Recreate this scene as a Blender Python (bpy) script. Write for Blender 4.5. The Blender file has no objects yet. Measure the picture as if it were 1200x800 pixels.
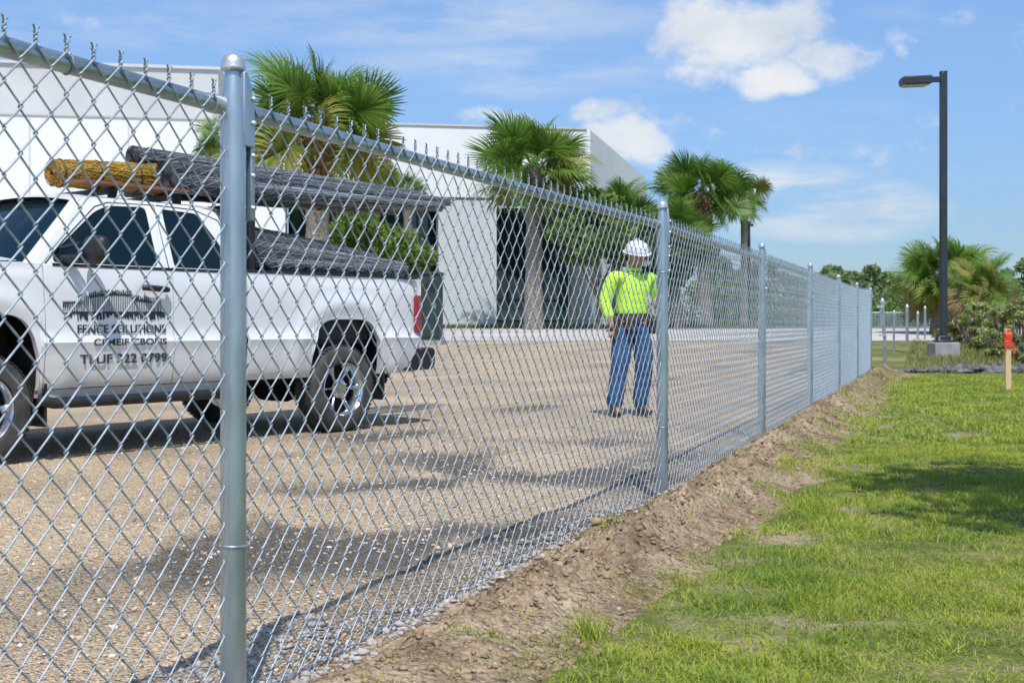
import bpy, bmesh, math, random
import numpy as np
from mathutils import Vector, Matrix, noise
R = math.radians
sc = bpy.context.scene
C = sc.collection
rnd = random.Random(7)
rng = np.random.default_rng(7)

# ------------------------------------------------------------------ camera
FPX, EYE, HOR = 1400.0, 0.97, 378.0
cam_d = bpy.data.cameras.new('camera')
cam = bpy.data.objects.new('camera', cam_d); C.objects.link(cam)
cam.location = (0, 0, EYE); cam.rotation_euler = (R(90), 0, 0)
cam_d.sensor_width = 36; cam_d.lens = 36 * FPX / 1200
cam_d.shift_y = -22 / 1200
cam_d.clip_start = 0.05; cam_d.clip_end = 4000
cam_d.dof.use_dof = True; cam_d.dof.focus_distance = 5.2; cam_d.dof.aperture_fstop = 9.0
sc.camera = cam
sc.cycles.use_denoising = True
sc.cycles.max_bounces = 6; sc.cycles.transparent_max_bounces = 6
sc.cycles.caustics_reflective = False; sc.cycles.caustics_refractive = False

# ------------------------------------------------------------------ sun and sky
SUN_EL = R(61)
SH = Vector((0.10, -1.0)).normalized()
SUN = Vector((SH.x * math.cos(SUN_EL), SH.y * math.cos(SUN_EL), math.sin(SUN_EL)))
sd = bpy.data.lights.new('sun', 'SUN'); sd.energy = 4.35; sd.angle = R(0.5); sd.color = (1.0, 0.965, 0.91)
so = bpy.data.objects.new('sun', sd); C.objects.link(so)
so.rotation_euler = SUN.to_track_quat('Z', 'Y').to_euler()
sc.view_settings.view_transform = 'Standard'; sc.view_settings.look = 'None'
sc.view_settings.gamma = 1; sc.view_settings.exposure = 0.0

world = bpy.data.worlds.new('World'); sc.world = world; world.use_nodes = True
wt = world.node_tree; wt.nodes.clear()
def wn(t, **k):
    n = wt.nodes.new(t)
    for a, b in k.items(): setattr(n, a, b)
    return n
def wmath(op, a, b=None, clamp=False):
    n = wn('ShaderNodeMath', operation=op, use_clamp=clamp)
    for i, v in enumerate((a, b)):
        if v is None: continue
        if isinstance(v, (int, float)): n.inputs[i].default_value = v
        else: wt.links.new(v, n.inputs[i])
    return n.outputs[0]
sky = wn('ShaderNodeTexSky', sky_type='NISHITA', sun_disc=False)
sky.sun_elevation = SUN_EL; sky.sun_rotation = math.atan2(SH.x, SH.y)
sky.air_density = 1.0; sky.dust_density = 0.6; sky.ozone_density = 1.6
tc = wn('ShaderNodeTexCoord')
sx = wn('ShaderNodeSeparateXYZ'); wt.links.new(tc.outputs['Generated'], sx.inputs[0])
ysafe = wmath('MAXIMUM', sx.outputs[1], 0.05)
S = wmath('DIVIDE', sx.outputs[0], ysafe); T = wmath('DIVIDE', sx.outputs[2], ysafe)
front = wmath('GREATER_THAN', sx.outputs[1], 0.3)
def ell(px, py, a, b, k, rot=0.0):
    """soft cloud body in the sky: where it is brightest and how far it reaches (angles as tangents)"""
    ds = wmath('SUBTRACT', S, (px - 600) / FPX); dt = wmath('SUBTRACT', T, (HOR - py) / FPX)
    c, s = math.cos(rot), math.sin(rot)
    u = wmath('ADD', wmath('MULTIPLY', ds, c), wmath('MULTIPLY', dt, s))
    v = wmath('SUBTRACT', wmath('MULTIPLY', dt, c), wmath('MULTIPLY', ds, s))
    u = wmath('DIVIDE', u, a / FPX); v = wmath('DIVIDE', v, b / FPX)
    r2 = wmath('ADD', wmath('MULTIPLY', u, u), wmath('MULTIPLY', v, v))
    return wmath('MULTIPLY', wmath('MAXIMUM', wmath('SUBTRACT', 1.0, r2), 0.0), k)
def wnoise(scale, detail, stretch=(1, 1, 1), rough=0.55, off=(0, 0, 0)):
    m = wn('ShaderNodeMapping'); m.inputs['Scale'].default_value = stretch; m.inputs['Location'].default_value = off
    wt.links.new(tc.outputs['Generated'], m.inputs[0])
    n = wn('ShaderNodeTexNoise'); n.inputs['Scale'].default_value = scale; n.inputs['Detail'].default_value = detail
    n.inputs['Roughness'].default_value = rough
    wt.links.new(m.outputs[0], n.inputs[0]); return n.outputs[0]
n1 = wnoise(17, 9, (1, 1, 1.5), 0.64, (3.1, 0.4, 1.7))
n2 = wnoise(7, 8, (1, 1, 4.5), 0.6, (1.3, 2.2, 0.6))
n3 = wnoise(3.2, 6, (1, 1, 2.0), 0.55, (5.3, 1.0, 2.0))
bodies = [ell(850, 42, 115, 62, 1.0), ell(930, 30, 65, 50, 0.8), ell(975, 66, 75, 32, 0.95), ell(905, 90, 75, 30, 0.85, 0.1),
          ell(830, 88, 75, 30, 0.75), ell(735, 165, 70, 34, 0.75, -0.45), ell(700, 130, 45, 22, 0.6), ell(585, 138, 60, 24, 0.75), ell(1056, 62, 12, 12, 0.35)]
acc = bodies[0]
for b in bodies[1:]: acc = wmath('MAXIMUM', acc, b)
acc = wmath('MULTIPLY', acc, front)
back = wmath('MULTIPLY', wmath('SUBTRACT', 1.0, front), wmath('MULTIPLY', wmath('SUBTRACT', n3, 0.54), 3.0))
dens = wmath('ADD', wmath('ADD', acc, back), wmath('MULTIPLY', wmath('SUBTRACT', n1, 0.5), 2.6))
cum = wn('ShaderNodeMapRange', interpolation_type='SMOOTHSTEP')
cum.inputs['From Min'].default_value = 0.10; cum.inputs['From Max'].default_value = 0.92
wt.links.new(dens, cum.inputs[0])
veils = [ell(520, 22, 330, 40, 0.75), ell(610, 82, 260, 42, 0.6), ell(980, 228, 150, 38, 1.7, -0.14), ell(960, 262, 150, 26, 1.1, -0.05), ell(120, 30, 240, 46, 0.55),
         ell(1120, 12, 130, 22, 0.45), ell(950, 140, 200, 30, 0.2), ell(1130, 190, 150, 30, 0.15)]
va = veils[0]
for b in veils[1:]: va = wmath('MAXIMUM', va, b)
va = wmath('ADD', wmath('MULTIPLY', va, front), wmath('MULTIPLY', wmath('SUBTRACT', 1.0, front), 0.3))
vm = wn('ShaderNodeMapRange', interpolation_type='SMOOTHSTEP')
vm.inputs['From Min'].default_value = 0.36; vm.inputs['From Max'].default_value = 0.68
wt.links.new(n2, vm.inputs[0])
veil = wmath('MULTIPLY', wmath('MULTIPLY', vm.outputs[0], va), 0.80, True)
mask = wmath('MAXIMUM', wmath('MULTIPLY', cum.outputs[0], 0.96), veil)
up = wn('ShaderNodeMapRange'); up.inputs['From Min'].default_value = -0.02; up.inputs['From Max'].default_value = 0.03
wt.links.new(sx.outputs[2], up.inputs[0])
mask = wmath('MULTIPLY', mask, up.outputs[0])
ccol = wn('ShaderNodeValToRGB')
ccol.color_ramp.elements[0].position = 0.3; ccol.color_ramp.elements[0].color = (6.3, 7.0, 8.0, 1)
ccol.color_ramp.elements[1].position = 0.62; ccol.color_ramp.elements[1].color = (8.6, 8.8, 9.1, 1)
wt.links.new(wnoise(11, 5, (1, 1, 1.8), 0.5, (3.15, 0.4, 1.62)), ccol.inputs[0])
# the Nishita sky is nudged towards the clear, slightly hazy blue of the day
hz = wn('ShaderNodeMix', data_type='RGBA', blend_type='MULTIPLY'); hz.inputs['Factor'].default_value = 1.0
wt.links.new(sky.outputs[0], hz.inputs['A']); hr = wn('ShaderNodeValToRGB'); hr.color_ramp.interpolation = 'EASE'
hr.color_ramp.elements[0].position = 0.02; hr.color_ramp.elements[0].color = (.74, .92, 1.22, 1)
hr.color_ramp.elements[1].position = 0.30; hr.color_ramp.elements[1].color = (1.30, 1.50, 1.75, 1)
wt.links.new(sx.outputs[2], hr.inputs[0]); wt.links.new(hr.outputs[0], hz.inputs['B'])
mx = wn('ShaderNodeMix', data_type='RGBA'); wt.links.new(mask, mx.inputs['Factor'])
wt.links.new(hz.outputs['Result'], mx.inputs['A']); wt.links.new(ccol.outputs[0], mx.inputs['B'])
bg = wn('ShaderNodeBackground'); bg.inputs['Strength'].default_value = 0.1
wt.links.new(mx.outputs['Result'], bg.inputs['Color'])
wo = wn('ShaderNodeOutputWorld'); wt.links.new(bg.outputs[0], wo.inputs[0])

# ------------------------------------------------------------------ materials
def mat(name, col, rough=0.6, metal=0.0, col2=None, scale=8.0, detail=5.0, contrast=(0.35, 0.65), bump=0.0, bscale=None,
        spec=0.5, coat=0.0, island=None, transl=0.0, coords='Object', stretch=(1, 1, 1), bdist=0.02):
    m = bpy.data.materials.new(name); m.use_nodes = True; nt = m.node_tree; nd = nt.nodes; nd.clear()
    out = nd.new('ShaderNodeOutputMaterial'); p = nd.new('ShaderNodeBsdfPrincipled')
    p.inputs['Roughness'].default_value = rough; p.inputs['Metallic'].default_value = metal
    p.inputs['Base Color'].default_value = (*col, 1); p.inputs['Specular IOR Level'].default_value = spec
    p.inputs['Coat Weight'].default_value = coat; p.inputs['Coat Roughness'].default_value = 0.04
    t = nd.new('ShaderNodeTexCoord'); mp = nd.new('ShaderNodeMapping'); mp.inputs['Scale'].default_value = stretch
    nt.links.new(t.outputs[coords], mp.inputs[0])
    colout = None
    if col2 is not None:
        n = nd.new('ShaderNodeTexNoise'); n.inputs['Scale'].default_value = scale; n.inputs['Detail'].default_value = detail
        nt.links.new(mp.outputs[0], n.inputs[0])
        r = nd.new('ShaderNodeValToRGB'); r.color_ramp.elements[0].position, r.color_ramp.elements[1].position = contrast
        r.color_ramp.elements[0].color = (*col, 1); r.color_ramp.elements[1].color = (*col2, 1)
        nt.links.new(n.outputs[0], r.inputs[0]); colout = r.outputs[0]
    if island:
        g = nd.new('ShaderNodeNewGeometry'); r2 = nd.new('ShaderNodeValToRGB'); cr = r2.color_ramp
        cr.elements[0].color = (*island[0], 1); cr.elements[1].color = (*island[-1], 1)
        for i, c in enumerate(island[1:-1]):
            e = cr.elements.new((i + 1) / (len(island) - 1)); e.color = (*c, 1)
        nt.links.new(g.outputs['Random Per Island'], r2.inputs[0])
        if colout is not None:
            mm = nd.new('ShaderNodeMix'); mm.data_type = 'RGBA'; mm.blend_type = 'MIX'; mm.inputs['Factor'].default_value = 0.5
            nt.links.new(colout, mm.inputs['A']); nt.links.new(r2.outputs[0], mm.inputs['B']); colout = mm.outputs['Result']
        else: colout = r2.outputs[0]
    if colout is not None: nt.links.new(colout, p.inputs['Base Color'])
    if bump:
        n = nd.new('ShaderNodeTexNoise'); n.inputs['Scale'].default_value = bscale or scale * 4; n.inputs['Detail'].default_value = 6
        nt.links.new(mp.outputs[0], n.inputs[0])
        b = nd.new('ShaderNodeBump'); b.inputs['Strength'].default_value = bump; b.inputs['Distance'].default_value = bdist
        nt.links.new(n.outputs[0], b.inputs['Height']); nt.links.new(b.outputs[0], p.inputs['Normal'])
    last = p.outputs[0]
    if transl:
        tr = nd.new('ShaderNodeBsdfTranslucent')
        if colout is not None: nt.links.new(colout, tr.inputs[0])
        else: tr.inputs[0].default_value = (*col, 1)
        ms = nd.new('ShaderNodeMixShader'); ms.inputs[0].default_value = transl
        nt.links.new(last, ms.inputs[1]); nt.links.new(tr.outputs[0], ms.inputs[2]); last = ms.outputs[0]
    nt.links.new(last, out.inputs[0])
    return m

def ground_mat(name, cells, base, dark, light, cscale, nscale, bstr, bdist, extra=None, other=None):
    """stony or earthy ground: Voronoi grains with their own colours, broad patches, fine relief"""
    m = bpy.data.materials.new(name); m.use_nodes = True; nt = m.node_tree; nd = nt.nodes; L = nt.links
    p = nd['Principled BSDF']; p.inputs['Roughness'].default_value = 0.95; p.inputs['Specular IOR Level'].default_value = 0.15
    t = nd.new('ShaderNodeTexCoord')
    v = nd.new('ShaderNodeTexVoronoi'); v.inputs['Scale'].default_value = cscale; L.new(t.outputs['Object'], v.inputs['Vector'])
    sep = nd.new('ShaderNodeSeparateColor'); L.new(v.outputs['Color'], sep.inputs[0])
    r = nd.new('ShaderNodeValToRGB'); cr = r.color_ramp
    cr.elements[0].color = (*cells[0], 1); cr.elements[1].color = (*cells[-1], 1)
    for i, c in enumerate(cells[1:-1]):
        e = cr.elements.new((i + 1) / (len(cells) - 1)); e.color = (*c, 1)
    L.new(sep.outputs[0], r.inputs[0])
    n = nd.new('ShaderNodeTexNoise'); n.inputs['Scale'].default_value = nscale; n.inputs['Detail'].default_value = 8; n.inputs['Roughness'].default_value = 0.6
    L.new(t.outputs['Object'], n.inputs[0])
    r2 = nd.new('ShaderNodeValToRGB'); c2 = r2.color_ramp
    c2.elements[0].position = 0.34; c2.elements[0].color = (*dark, 1); c2.elements[1].position = 0.66; c2.elements[1].color = (*light, 1)
    e = c2.elements.new(0.5); e.color = (*base, 1)
    L.new(n.outputs[0], r2.inputs[0])
    mm = nd.new('ShaderNodeMix'); mm.data_type = 'RGBA'; mm.blend_type = 'MULTIPLY'; mm.inputs['Factor'].default_value = 1.0
    L.new(r.outputs[0], mm.inputs['A']); L.new(r2.outputs[0], mm.inputs['B'])
    res = mm.outputs['Result']
    if other:          # a second kind of ground where the sheet says so (bare earth, fence shade and stains painted on gravel)
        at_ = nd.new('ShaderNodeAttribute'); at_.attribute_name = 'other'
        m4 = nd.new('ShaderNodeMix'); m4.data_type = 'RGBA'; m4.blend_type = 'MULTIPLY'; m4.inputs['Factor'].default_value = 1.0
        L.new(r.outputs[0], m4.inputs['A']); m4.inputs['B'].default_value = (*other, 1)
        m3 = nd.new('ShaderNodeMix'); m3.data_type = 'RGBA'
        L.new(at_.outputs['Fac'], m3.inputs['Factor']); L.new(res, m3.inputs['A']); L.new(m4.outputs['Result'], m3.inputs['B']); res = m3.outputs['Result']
    L.new(res, p.inputs['Base Color'])
    n3 = nd.new('ShaderNodeTexNoise'); n3.inputs['Scale'].default_value = cscale * 0.35; n3.inputs['Detail'].default_value = 8
    L.new(t.outputs['Object'], n3.inputs[0])
    ad = nd.new('ShaderNodeMath'); ad.operation = 'MULTIPLY_ADD'; ad.inputs[1].default_value = -0.6
    L.new(v.outputs['Distance'], ad.inputs[0]); L.new(n3.outputs[0], ad.inputs[2])
    b = nd.new('ShaderNodeBump'); b.inputs['Strength'].default_value = bstr; b.inputs['Distance'].default_value = bdist
    L.new(ad.outputs[0], b.inputs['Height']); L.new(b.outputs[0], p.inputs['Normal'])
    return m

M = {}
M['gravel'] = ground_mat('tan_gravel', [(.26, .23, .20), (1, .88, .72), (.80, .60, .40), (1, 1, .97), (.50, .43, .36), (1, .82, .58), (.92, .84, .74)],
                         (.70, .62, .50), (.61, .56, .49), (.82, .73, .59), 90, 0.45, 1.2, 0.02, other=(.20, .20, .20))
M['road'] = ground_mat('pale_road', [(.9, .9, .9), (1, 1, 1)], (.50, .47, .43), (.44, .41, .38), (.56, .52, .48), 30, 0.4, 0.2, 0.01)
M['dirt'] = ground_mat('bare_dirt', [(.62, .58, .54), (1, 1, 1), (.85, .78, .70)], (.38, .295, .20), (.21, .155, .105), (.53, .43, .31), 45, 3.5, 1.0, 0.035)
M['soil'] = ground_mat('lawn_soil', [(.7, .7, .7), (1, 1, 1)], (.17, .20, .05), (.10, .14, .03), (.30, .27, .12), 60, 3.2, 0.8, 0.02, other=(.38, .31, .21))
M['rough'] = ground_mat('rough_grassland', [(.6, .65, .5), (1, 1, 1), (.9, .85, .6)], (.20, .21, .075), (.12, .16, .045), (.38, .33, .18), 25, 0.7, 1.0, 0.04)
M['far'] = mat('far_ground', (.14, .18, .06), 0.95, col2=(.24, .24, .11), scale=0.05, spec=0.1)
M['white_stone'] = mat('white_stone', (.45, .44, .42), 0.9, island=[(.30, .29, .28), (.48, .47, .45), (.38, .35, .31), (.55, .54, .52), (.34, .32, .29)], spec=0.2)
M['pebble'] = mat('pebble', (.5, .4, .3), 0.9, island=[(.30, .25, .20), (.66, .55, .42), (.50, .38, .25), (.80, .73, .63), (.26, .23, .20), (.62, .46, .30)], spec=0.2)
M['clod'] = mat('clod', (.3, .22, .15), 0.95, island=[(.24, .17, .11), (.40, .29, .19), (.30, .21, .14), (.46, .36, .26)], spec=0.1, bump=0.6, bscale=40)
M['galv'] = mat('galvanised_steel', (.30, .37, .41), 0.36, 0.8, col2=(.56, .64, .69), scale=14, bump=0.12, bscale=30, contrast=(.25, .75), stretch=(1, 1, .25))
M['galv_cap'] = mat('cast_aluminium', (.55, .58, .60), 0.38, 0.7, col2=(.70, .72, .73), scale=25, bump=0.15, bscale=70)
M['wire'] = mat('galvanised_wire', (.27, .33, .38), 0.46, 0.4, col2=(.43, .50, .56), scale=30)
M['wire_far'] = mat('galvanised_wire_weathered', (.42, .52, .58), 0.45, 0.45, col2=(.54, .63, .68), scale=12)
M['paint'] = mat('white_car_paint', (.72, .745, .77), 0.3, 0.0, spec=0.5, coat=0.35, col2=(.79, .80, .81), scale=1.5)
nt_ = M['paint'].node_tree; p_ = nt_.nodes['Principled BSDF']; src_ = p_.inputs['Base Color'].links[0].from_socket      # road dust on the sills
t_ = nt_.nodes.new('ShaderNodeTexCoord'); s_ = nt_.nodes.new('ShaderNodeSeparateXYZ'); nt_.links.new(t_.outputs['Object'], s_.inputs[0])
n_ = nt_.nodes.new('ShaderNodeTexNoise'); n_.inputs['Scale'].default_value = 5; n_.inputs['Detail'].default_value = 8; nt_.links.new(t_.outputs['Object'], n_.inputs[0])
a_ = nt_.nodes.new('ShaderNodeMath'); a_.operation = 'MULTIPLY_ADD'; a_.inputs[1].default_value = .55; nt_.links.new(n_.outputs[0], a_.inputs[0]); nt_.links.new(s_.outputs[2], a_.inputs[2])
r_ = nt_.nodes.new('ShaderNodeMapRange'); r_.inputs['From Min'].default_value = 1.12; r_.inputs['From Max'].default_value = .68; r_.inputs['To Max'].default_value = .55; nt_.links.new(a_.outputs[0], r_.inputs[0])
m_ = nt_.nodes.new('ShaderNodeMix'); m_.data_type = 'RGBA'; nt_.links.new(r_.outputs[0], m_.inputs['Factor']); nt_.links.new(src_, m_.inputs['A']); m_.inputs['B'].default_value = (.46, .40, .32, 1)
nt_.links.new(m_.outputs['Result'], p_.inputs['Base Color'])
M['glass'] = mat('tinted_glass', (.004, .016, .024), 0.04, 0.0, spec=0.28, coat=0.0)
M['black'] = mat('black_plastic', (.010, .011, .013), 0.5, col2=(.02, .02, .022), scale=20)
M['void'] = mat('dark_underbody', (.012, .012, .013), 0.9)
M['rubber'] = mat('tyre_rubber', (.035, .034, .033), 0.8, col2=(.085, .078, .07), scale=7, bump=0.2, bscale=60)
M['chrome'] = mat('chrome', (.62, .64, .66), 0.16, 1.0)
M['red'] = mat('red_lens', (.30, .008, .015), 0.15, coat=0.5)
M['ink'] = mat('dark_lettering', (.025, .035, .055), 0.6)
M['roll'] = mat('grey_wire_roll', (.025, .027, .033), 0.6, 0.3, col2=(.11, .12, .14), scale=5, stretch=(3, 40, 40), bump=.5, bscale=12)
M['strand'] = mat('roll_strand', (.3, .32, .35), 0.45, 0.5, island=[(.08, .09, .10), (.45, .49, .55), (.20, .21, .23), (.60, .64, .68), (.22, .17, .12)])
M['yroll'] = mat('ochre_mesh_roll', (.16, .075, .01), 0.7, col2=(.45, .25, .03), scale=60, bump=0.9, bscale=70, contrast=(.42, .55))
M['ystrand'] = mat('ochre_strand', (.6, .4, .05), 0.55, island=[(.50, .29, .03), (.36, .16, .015), (.52, .40, .05), (.26, .28, .04), (.42, .20, .02)])
M['plank'] = mat('red_brown_plank', (.20, .07, .035), 0.8, col2=(.28, .12, .06), scale=10)
M['bwhite'] = mat('white_stucco', (.82, .82, .81), 0.9, col2=(.78, .785, .78), scale=0.5, spec=0.2, bump=0.05, bscale=20)
M['bgrey'] = mat('light_grey_stucco', (.62, .62, .61), 0.9, col2=(.54, .54, .53), scale=0.4, spec=0.2)
M['bcol'] = mat('grey_column_paint', (.60, .625, .65), 0.85, col2=(.57, .60, .63), scale=0.6, spec=0.2)
M['bglass'] = mat('storefront_glass', (.02, .045, .055), 0.06, spec=0.8)
M['mull'] = mat('dark_bronze_frame', (.035, .05, .055), 0.45)
M['lamp'] = mat('dark_pole_paint', (.022, .03, .04), 0.4, col2=(.03, .04, .05), scale=4)
M['lens'] = mat('lamp_lens', (.45, .44, .30), 0.3)
M['concrete'] = mat('concrete', (.36, .36, .35), 0.9, col2=(.28, .285, .28), scale=6, bump=0.4, bscale=40)
M['slate'] = mat('grey_rubble', (.035, .036, .04), 0.95, col2=(.20, .195, .19), scale=7, bump=1.0, bscale=14, bdist=0.04)
M['wood'] = mat('pale_pine', (.62, .44, .22), 0.75, col2=(.72, .54, .30), scale=6, stretch=(8, 8, 1))
M['tape'] = mat('orange_red_tape', (.85, .07, .025), 0.5)
M['frond'] = mat('palm_frond', (.05, .11, .02), 0.5, island=[(.07, .17, .03), (.14, .27, .04), (.22, .35, .055), (.10, .21, .03), (.34, .42, .10)], transl=0.5, spec=0.5)
M['frond_y'] = mat('palm_frond_yellowing', (.2, .2, .04), 0.6, island=[(.12, .20, .03), (.24, .27, .05), (.36, .32, .08), (.14, .20, .04)], transl=0.25, spec=0.3)
M['thatch'] = mat('dead_thatch', (.3, .22, .1), 0.9, island=[(.28, .20, .10), (.40, .30, .15), (.20, .15, .07)], spec=0.1)
M['ptrunk'] = mat('palm_trunk', (.20, .16, .125), 0.95, col2=(.34, .30, .26), scale=6, stretch=(1, 1, 3), bump=0.9, bscale=14, bdist=0.05)
M['boot'] = mat('palm_boot', (.30, .14, .05), 0.9, col2=(.20, .10, .045), scale=12, bump=0.6, bscale=30)
M['bark'] = mat('bark', (.14, .11, .085), 0.95, col2=(.22, .18, .15), scale=8, stretch=(1, 1, .3), bump=0.7, bscale=20)
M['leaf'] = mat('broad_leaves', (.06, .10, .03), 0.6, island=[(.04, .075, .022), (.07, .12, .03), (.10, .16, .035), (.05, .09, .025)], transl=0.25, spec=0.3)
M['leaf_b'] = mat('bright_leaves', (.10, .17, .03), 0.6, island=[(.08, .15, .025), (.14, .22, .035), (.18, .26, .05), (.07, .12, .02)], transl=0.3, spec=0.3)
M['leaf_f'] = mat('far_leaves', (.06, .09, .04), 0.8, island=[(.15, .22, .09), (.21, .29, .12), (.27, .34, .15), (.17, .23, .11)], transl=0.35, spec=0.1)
M['leaf_s'] = mat('shrub_leaves', (.1, .14, .04), 0.7, island=[(.18, .27, .06), (.30, .40, .10), (.38, .45, .15), (.46, .44, .24), (.22, .31, .08)], transl=0.25, spec=0.2)
M['silver'] = mat('silvery_leaves', (.45, .48, .46), 0.7, island=[(.34, .38, .35), (.55, .58, .57), (.42, .46, .42)], transl=.2)
M['grass'] = mat('lawn_grass', (.15, .27, .03), 0.55, island=[(.16, .30, .025), (.36, .48, .04), (.26, .40, .03), (.52, .56, .09), (.42, .50, .045), (.70, .62, .32), (.48, .54, .07)],
                 col2=(.44, .50, .05), scale=1.6, contrast=(.40, .60), transl=0.42, spec=0.3)
M['dry'] = mat('dry_grass', (.35, .3, .12), 0.8, island=[(.14, .22, .04), (.30, .28, .11), (.42, .36, .18), (.20, .25, .06), (.26, .28, .09)], transl=0.3, spec=0.2)
M['skin'] = mat('skin', (.42, .22, .14), 0.5, col2=(.36, .18, .11), scale=12)
M['hivis'] = mat('hi_vis_fabric', (.46, .86, .03), 0.75, col2=(.58, .92, .06), scale=5, bump=0.35, bscale=18)
M['jeans'] = mat('blue_denim', (.012, .06, .18), 0.9, col2=(.03, .11, .27), scale=9, bump=0.4, bscale=25)
M['leather'] = mat('dark_leather', (.03, .022, .018), 0.6, col2=(.07, .045, .03), scale=12)
M['glove'] = mat('work_glove', (.16, .11, .07), 0.8)
M['helmet'] = mat('white_helmet', (.74, .75, .76), 0.3, coat=0.3)
M['hair'] = mat('dark_hair', (.02, .015, .012), 0.7)
M['utility'] = mat('dark_green_paint', (.018, .035, .032), 0.5, col2=(.03, .05, .045), scale=4)

# ------------------------------------------------------------------ mesh helpers
class MB:
    def __init__(s): s.v = []; s.f = []
    def add(s, vs, fs):
        n = len(s.v); s.v.extend(tuple(v) for v in vs); s.f.extend(tuple(i + n for i in f) for f in fs); return s
    def box(s, c, d, rot=None):
        hx, hy, hz = d[0] / 2, d[1] / 2, d[2] / 2
        vs = [Vector((x, y, z)) for x in (-hx, hx) for y in (-hy, hy) for z in (-hz, hz)]
        if rot is not None: vs = [rot @ v for v in vs]
        c = Vector(c)
        return s.add([v + c for v in vs], [(0, 1, 3, 2), (4, 6, 7, 5), (0, 4, 5, 1), (2, 3, 7, 6), (0, 2, 6, 4), (1, 5, 7, 3)])
    def tube(s, pts, rad, n=8, cap=True):
        pts = [Vector(p) for p in pts]
        if isinstance(rad, (int, float)): rad = [rad] * len(pts)
        rings = []; up = None
        for i, p in enumerate(pts):
            d = (pts[min(i + 1, len(pts) - 1)] - pts[max(i - 1, 0)]).normalized()
            if up is None:
                up = Vector((0, 0, 1)) if abs(d.z) < 0.9 else Vector((1, 0, 0))
            a = d.cross(up)
            if a.length < 1e-4: a = d.orthogonal()
            a.normalize(); b = a.cross(d).normalized(); up = b
            rings.append([p + (a * math.cos(2 * math.pi * k / n) + b * math.sin(2 * math.pi * k / n)) * rad[i] for k in range(n)])
        vs = [v for r in rings for v in r]; fs = []
        for i in range(len(rings) - 1):
            for k in range(n):
                a0 = i * n + k; a1 = i * n + (k + 1) % n
                fs.append((a0, a1, a1 + n, a0 + n))
        if cap: fs.append(tuple(range(n - 1, -1, -1))); fs.append(tuple(range(len(vs) - n, len(vs))))
        return s.add(vs, fs)
    def lathe(s, prof, n=24, origin=(0, 0, 0), axis='z'):
        """prof: (radius, height) pairs; closed fan at radius 0"""
        vs = []; fs = []
        for r, h in prof:
            for k in range(n):
                a = 2 * math.pi * k / n
                p = (r * math.cos(a), r * math.sin(a), h)
                if axis == 'y': p = (p[0], h, p[1])
                if axis == 'x': p = (h, p[0], p[1])
                vs.append(Vector(p) + Vector(origin))
        for i in range(len(prof) - 1):
            for k in range(n):
                a0 = i * n + k; a1 = i * n + (k + 1) % n
                fs.append((a0, a1, a1 + n, a0 + n))
        return s.add(vs, fs)
    def grid(s, fn, nu, nv, flip=False):
        vs = [fn(i / nu, j / nv) for i in range(nu + 1) for j in range(nv + 1)]; fs = []
        for i in range(nu):
            for j in range(nv):
                a = i * (nv + 1) + j
                q = (a, a + nv + 1, a + nv + 2, a + 1)
                fs.append(q[::-1] if flip else q)
        return s.add(vs, fs)
    def prism(s, poly, a, b):
        """poly of 2-D points extruded: a(p) and b(p) map a point to the two faces"""
        n = len(poly); vs = [a(p) for p in poly] + [b(p) for p in poly]
        fs = [tuple(range(n)), tuple(range(2 * n - 1, n - 1, -1))] + [(i, i + n, (i + 1) % n + n, (i + 1) % n) for i in range(n)]
        return s.add(vs, fs)
    def mesh(s, name, m, smooth=True, fix=True):
        me = bpy.data.meshes.new(name); me.from_pydata([tuple(v) for v in s.v], [], s.f)
        if m is not None: me.materials.append(m)
        if fix and len(s.f) < 60000:
            bm = bmesh.new(); bm.from_mesh(me); bmesh.ops.remove_doubles(bm, verts=bm.verts, dist=1e-6)
            bmesh.ops.recalc_face_normals(bm, faces=bm.faces); bm.to_mesh(me); bm.free()
        if smooth:
            me.polygons.foreach_set('use_smooth', [True] * len(me.polygons))
            me.set_sharp_from_angle(angle=R(38))
        me.update(); return me
    def build(s, name, m, parent=None, smooth=True, bevel=0.0, fix=True):
        o = bpy.data.objects.new(name, s.mesh(name, m, smooth, fix)); C.objects.link(o)
        if parent is not None: o.parent = parent
        if bevel:
            b = o.modifiers.new('bevel', 'BEVEL'); b.width = bevel; b.segments = 2; b.limit_method = 'ANGLE'; b.angle_limit = R(40)
        return o
def np_mesh(name, v, f, m, smooth=False):
    """v (n,3), f (k, 3 or 4) numpy arrays"""
    me = bpy.data.meshes.new(name); k = f.shape[1]
    me.vertices.add(len(v)); me.vertices.foreach_set('co', v.astype(np.float32).ravel())
    me.loops.add(f.size); me.loops.foreach_set('vertex_index', f.astype(np.int32).ravel())
    me.polygons.add(len(f)); me.polygons.foreach_set('loop_start', np.arange(0, f.size, k, dtype=np.int32))
    me.polygons.foreach_set('loop_total', np.full(len(f), k, dtype=np.int32))
    me.update(calc_edges=True); me.materials.append(m)
    if smooth: me.polygons.foreach_set('use_smooth', [True] * len(f))
    return me
def link(name, me, parent=None):
    o = bpy.data.objects.new(name, me); C.objects.link(o)
    if parent is not None: o.parent = parent
    return o
def thing(name, label, cat, loc=(0, 0, 0), rz=0, group=None):
    o = bpy.data.objects.new(name, None); C.objects.link(o); o.location = loc; o.rotation_euler = (0, 0, rz)
    o.empty_display_size = 0.2
    return tag(o, label, cat, group)
def tag(o, label, cat, group=None):
    o['label'] = label; o['category'] = cat
    if group: o['group'] = group
    return o
def struct(o): o['kind'] = 'structure'; return o
def stuff(o): o['kind'] = 'stuff'; return o
def cyl(mb, a, b, r, n=12): return mb.tube([a, b], r, n)
def smooth01(t): t = min(1, max(0, t)); return t * t * (3 - 2 * t)
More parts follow.
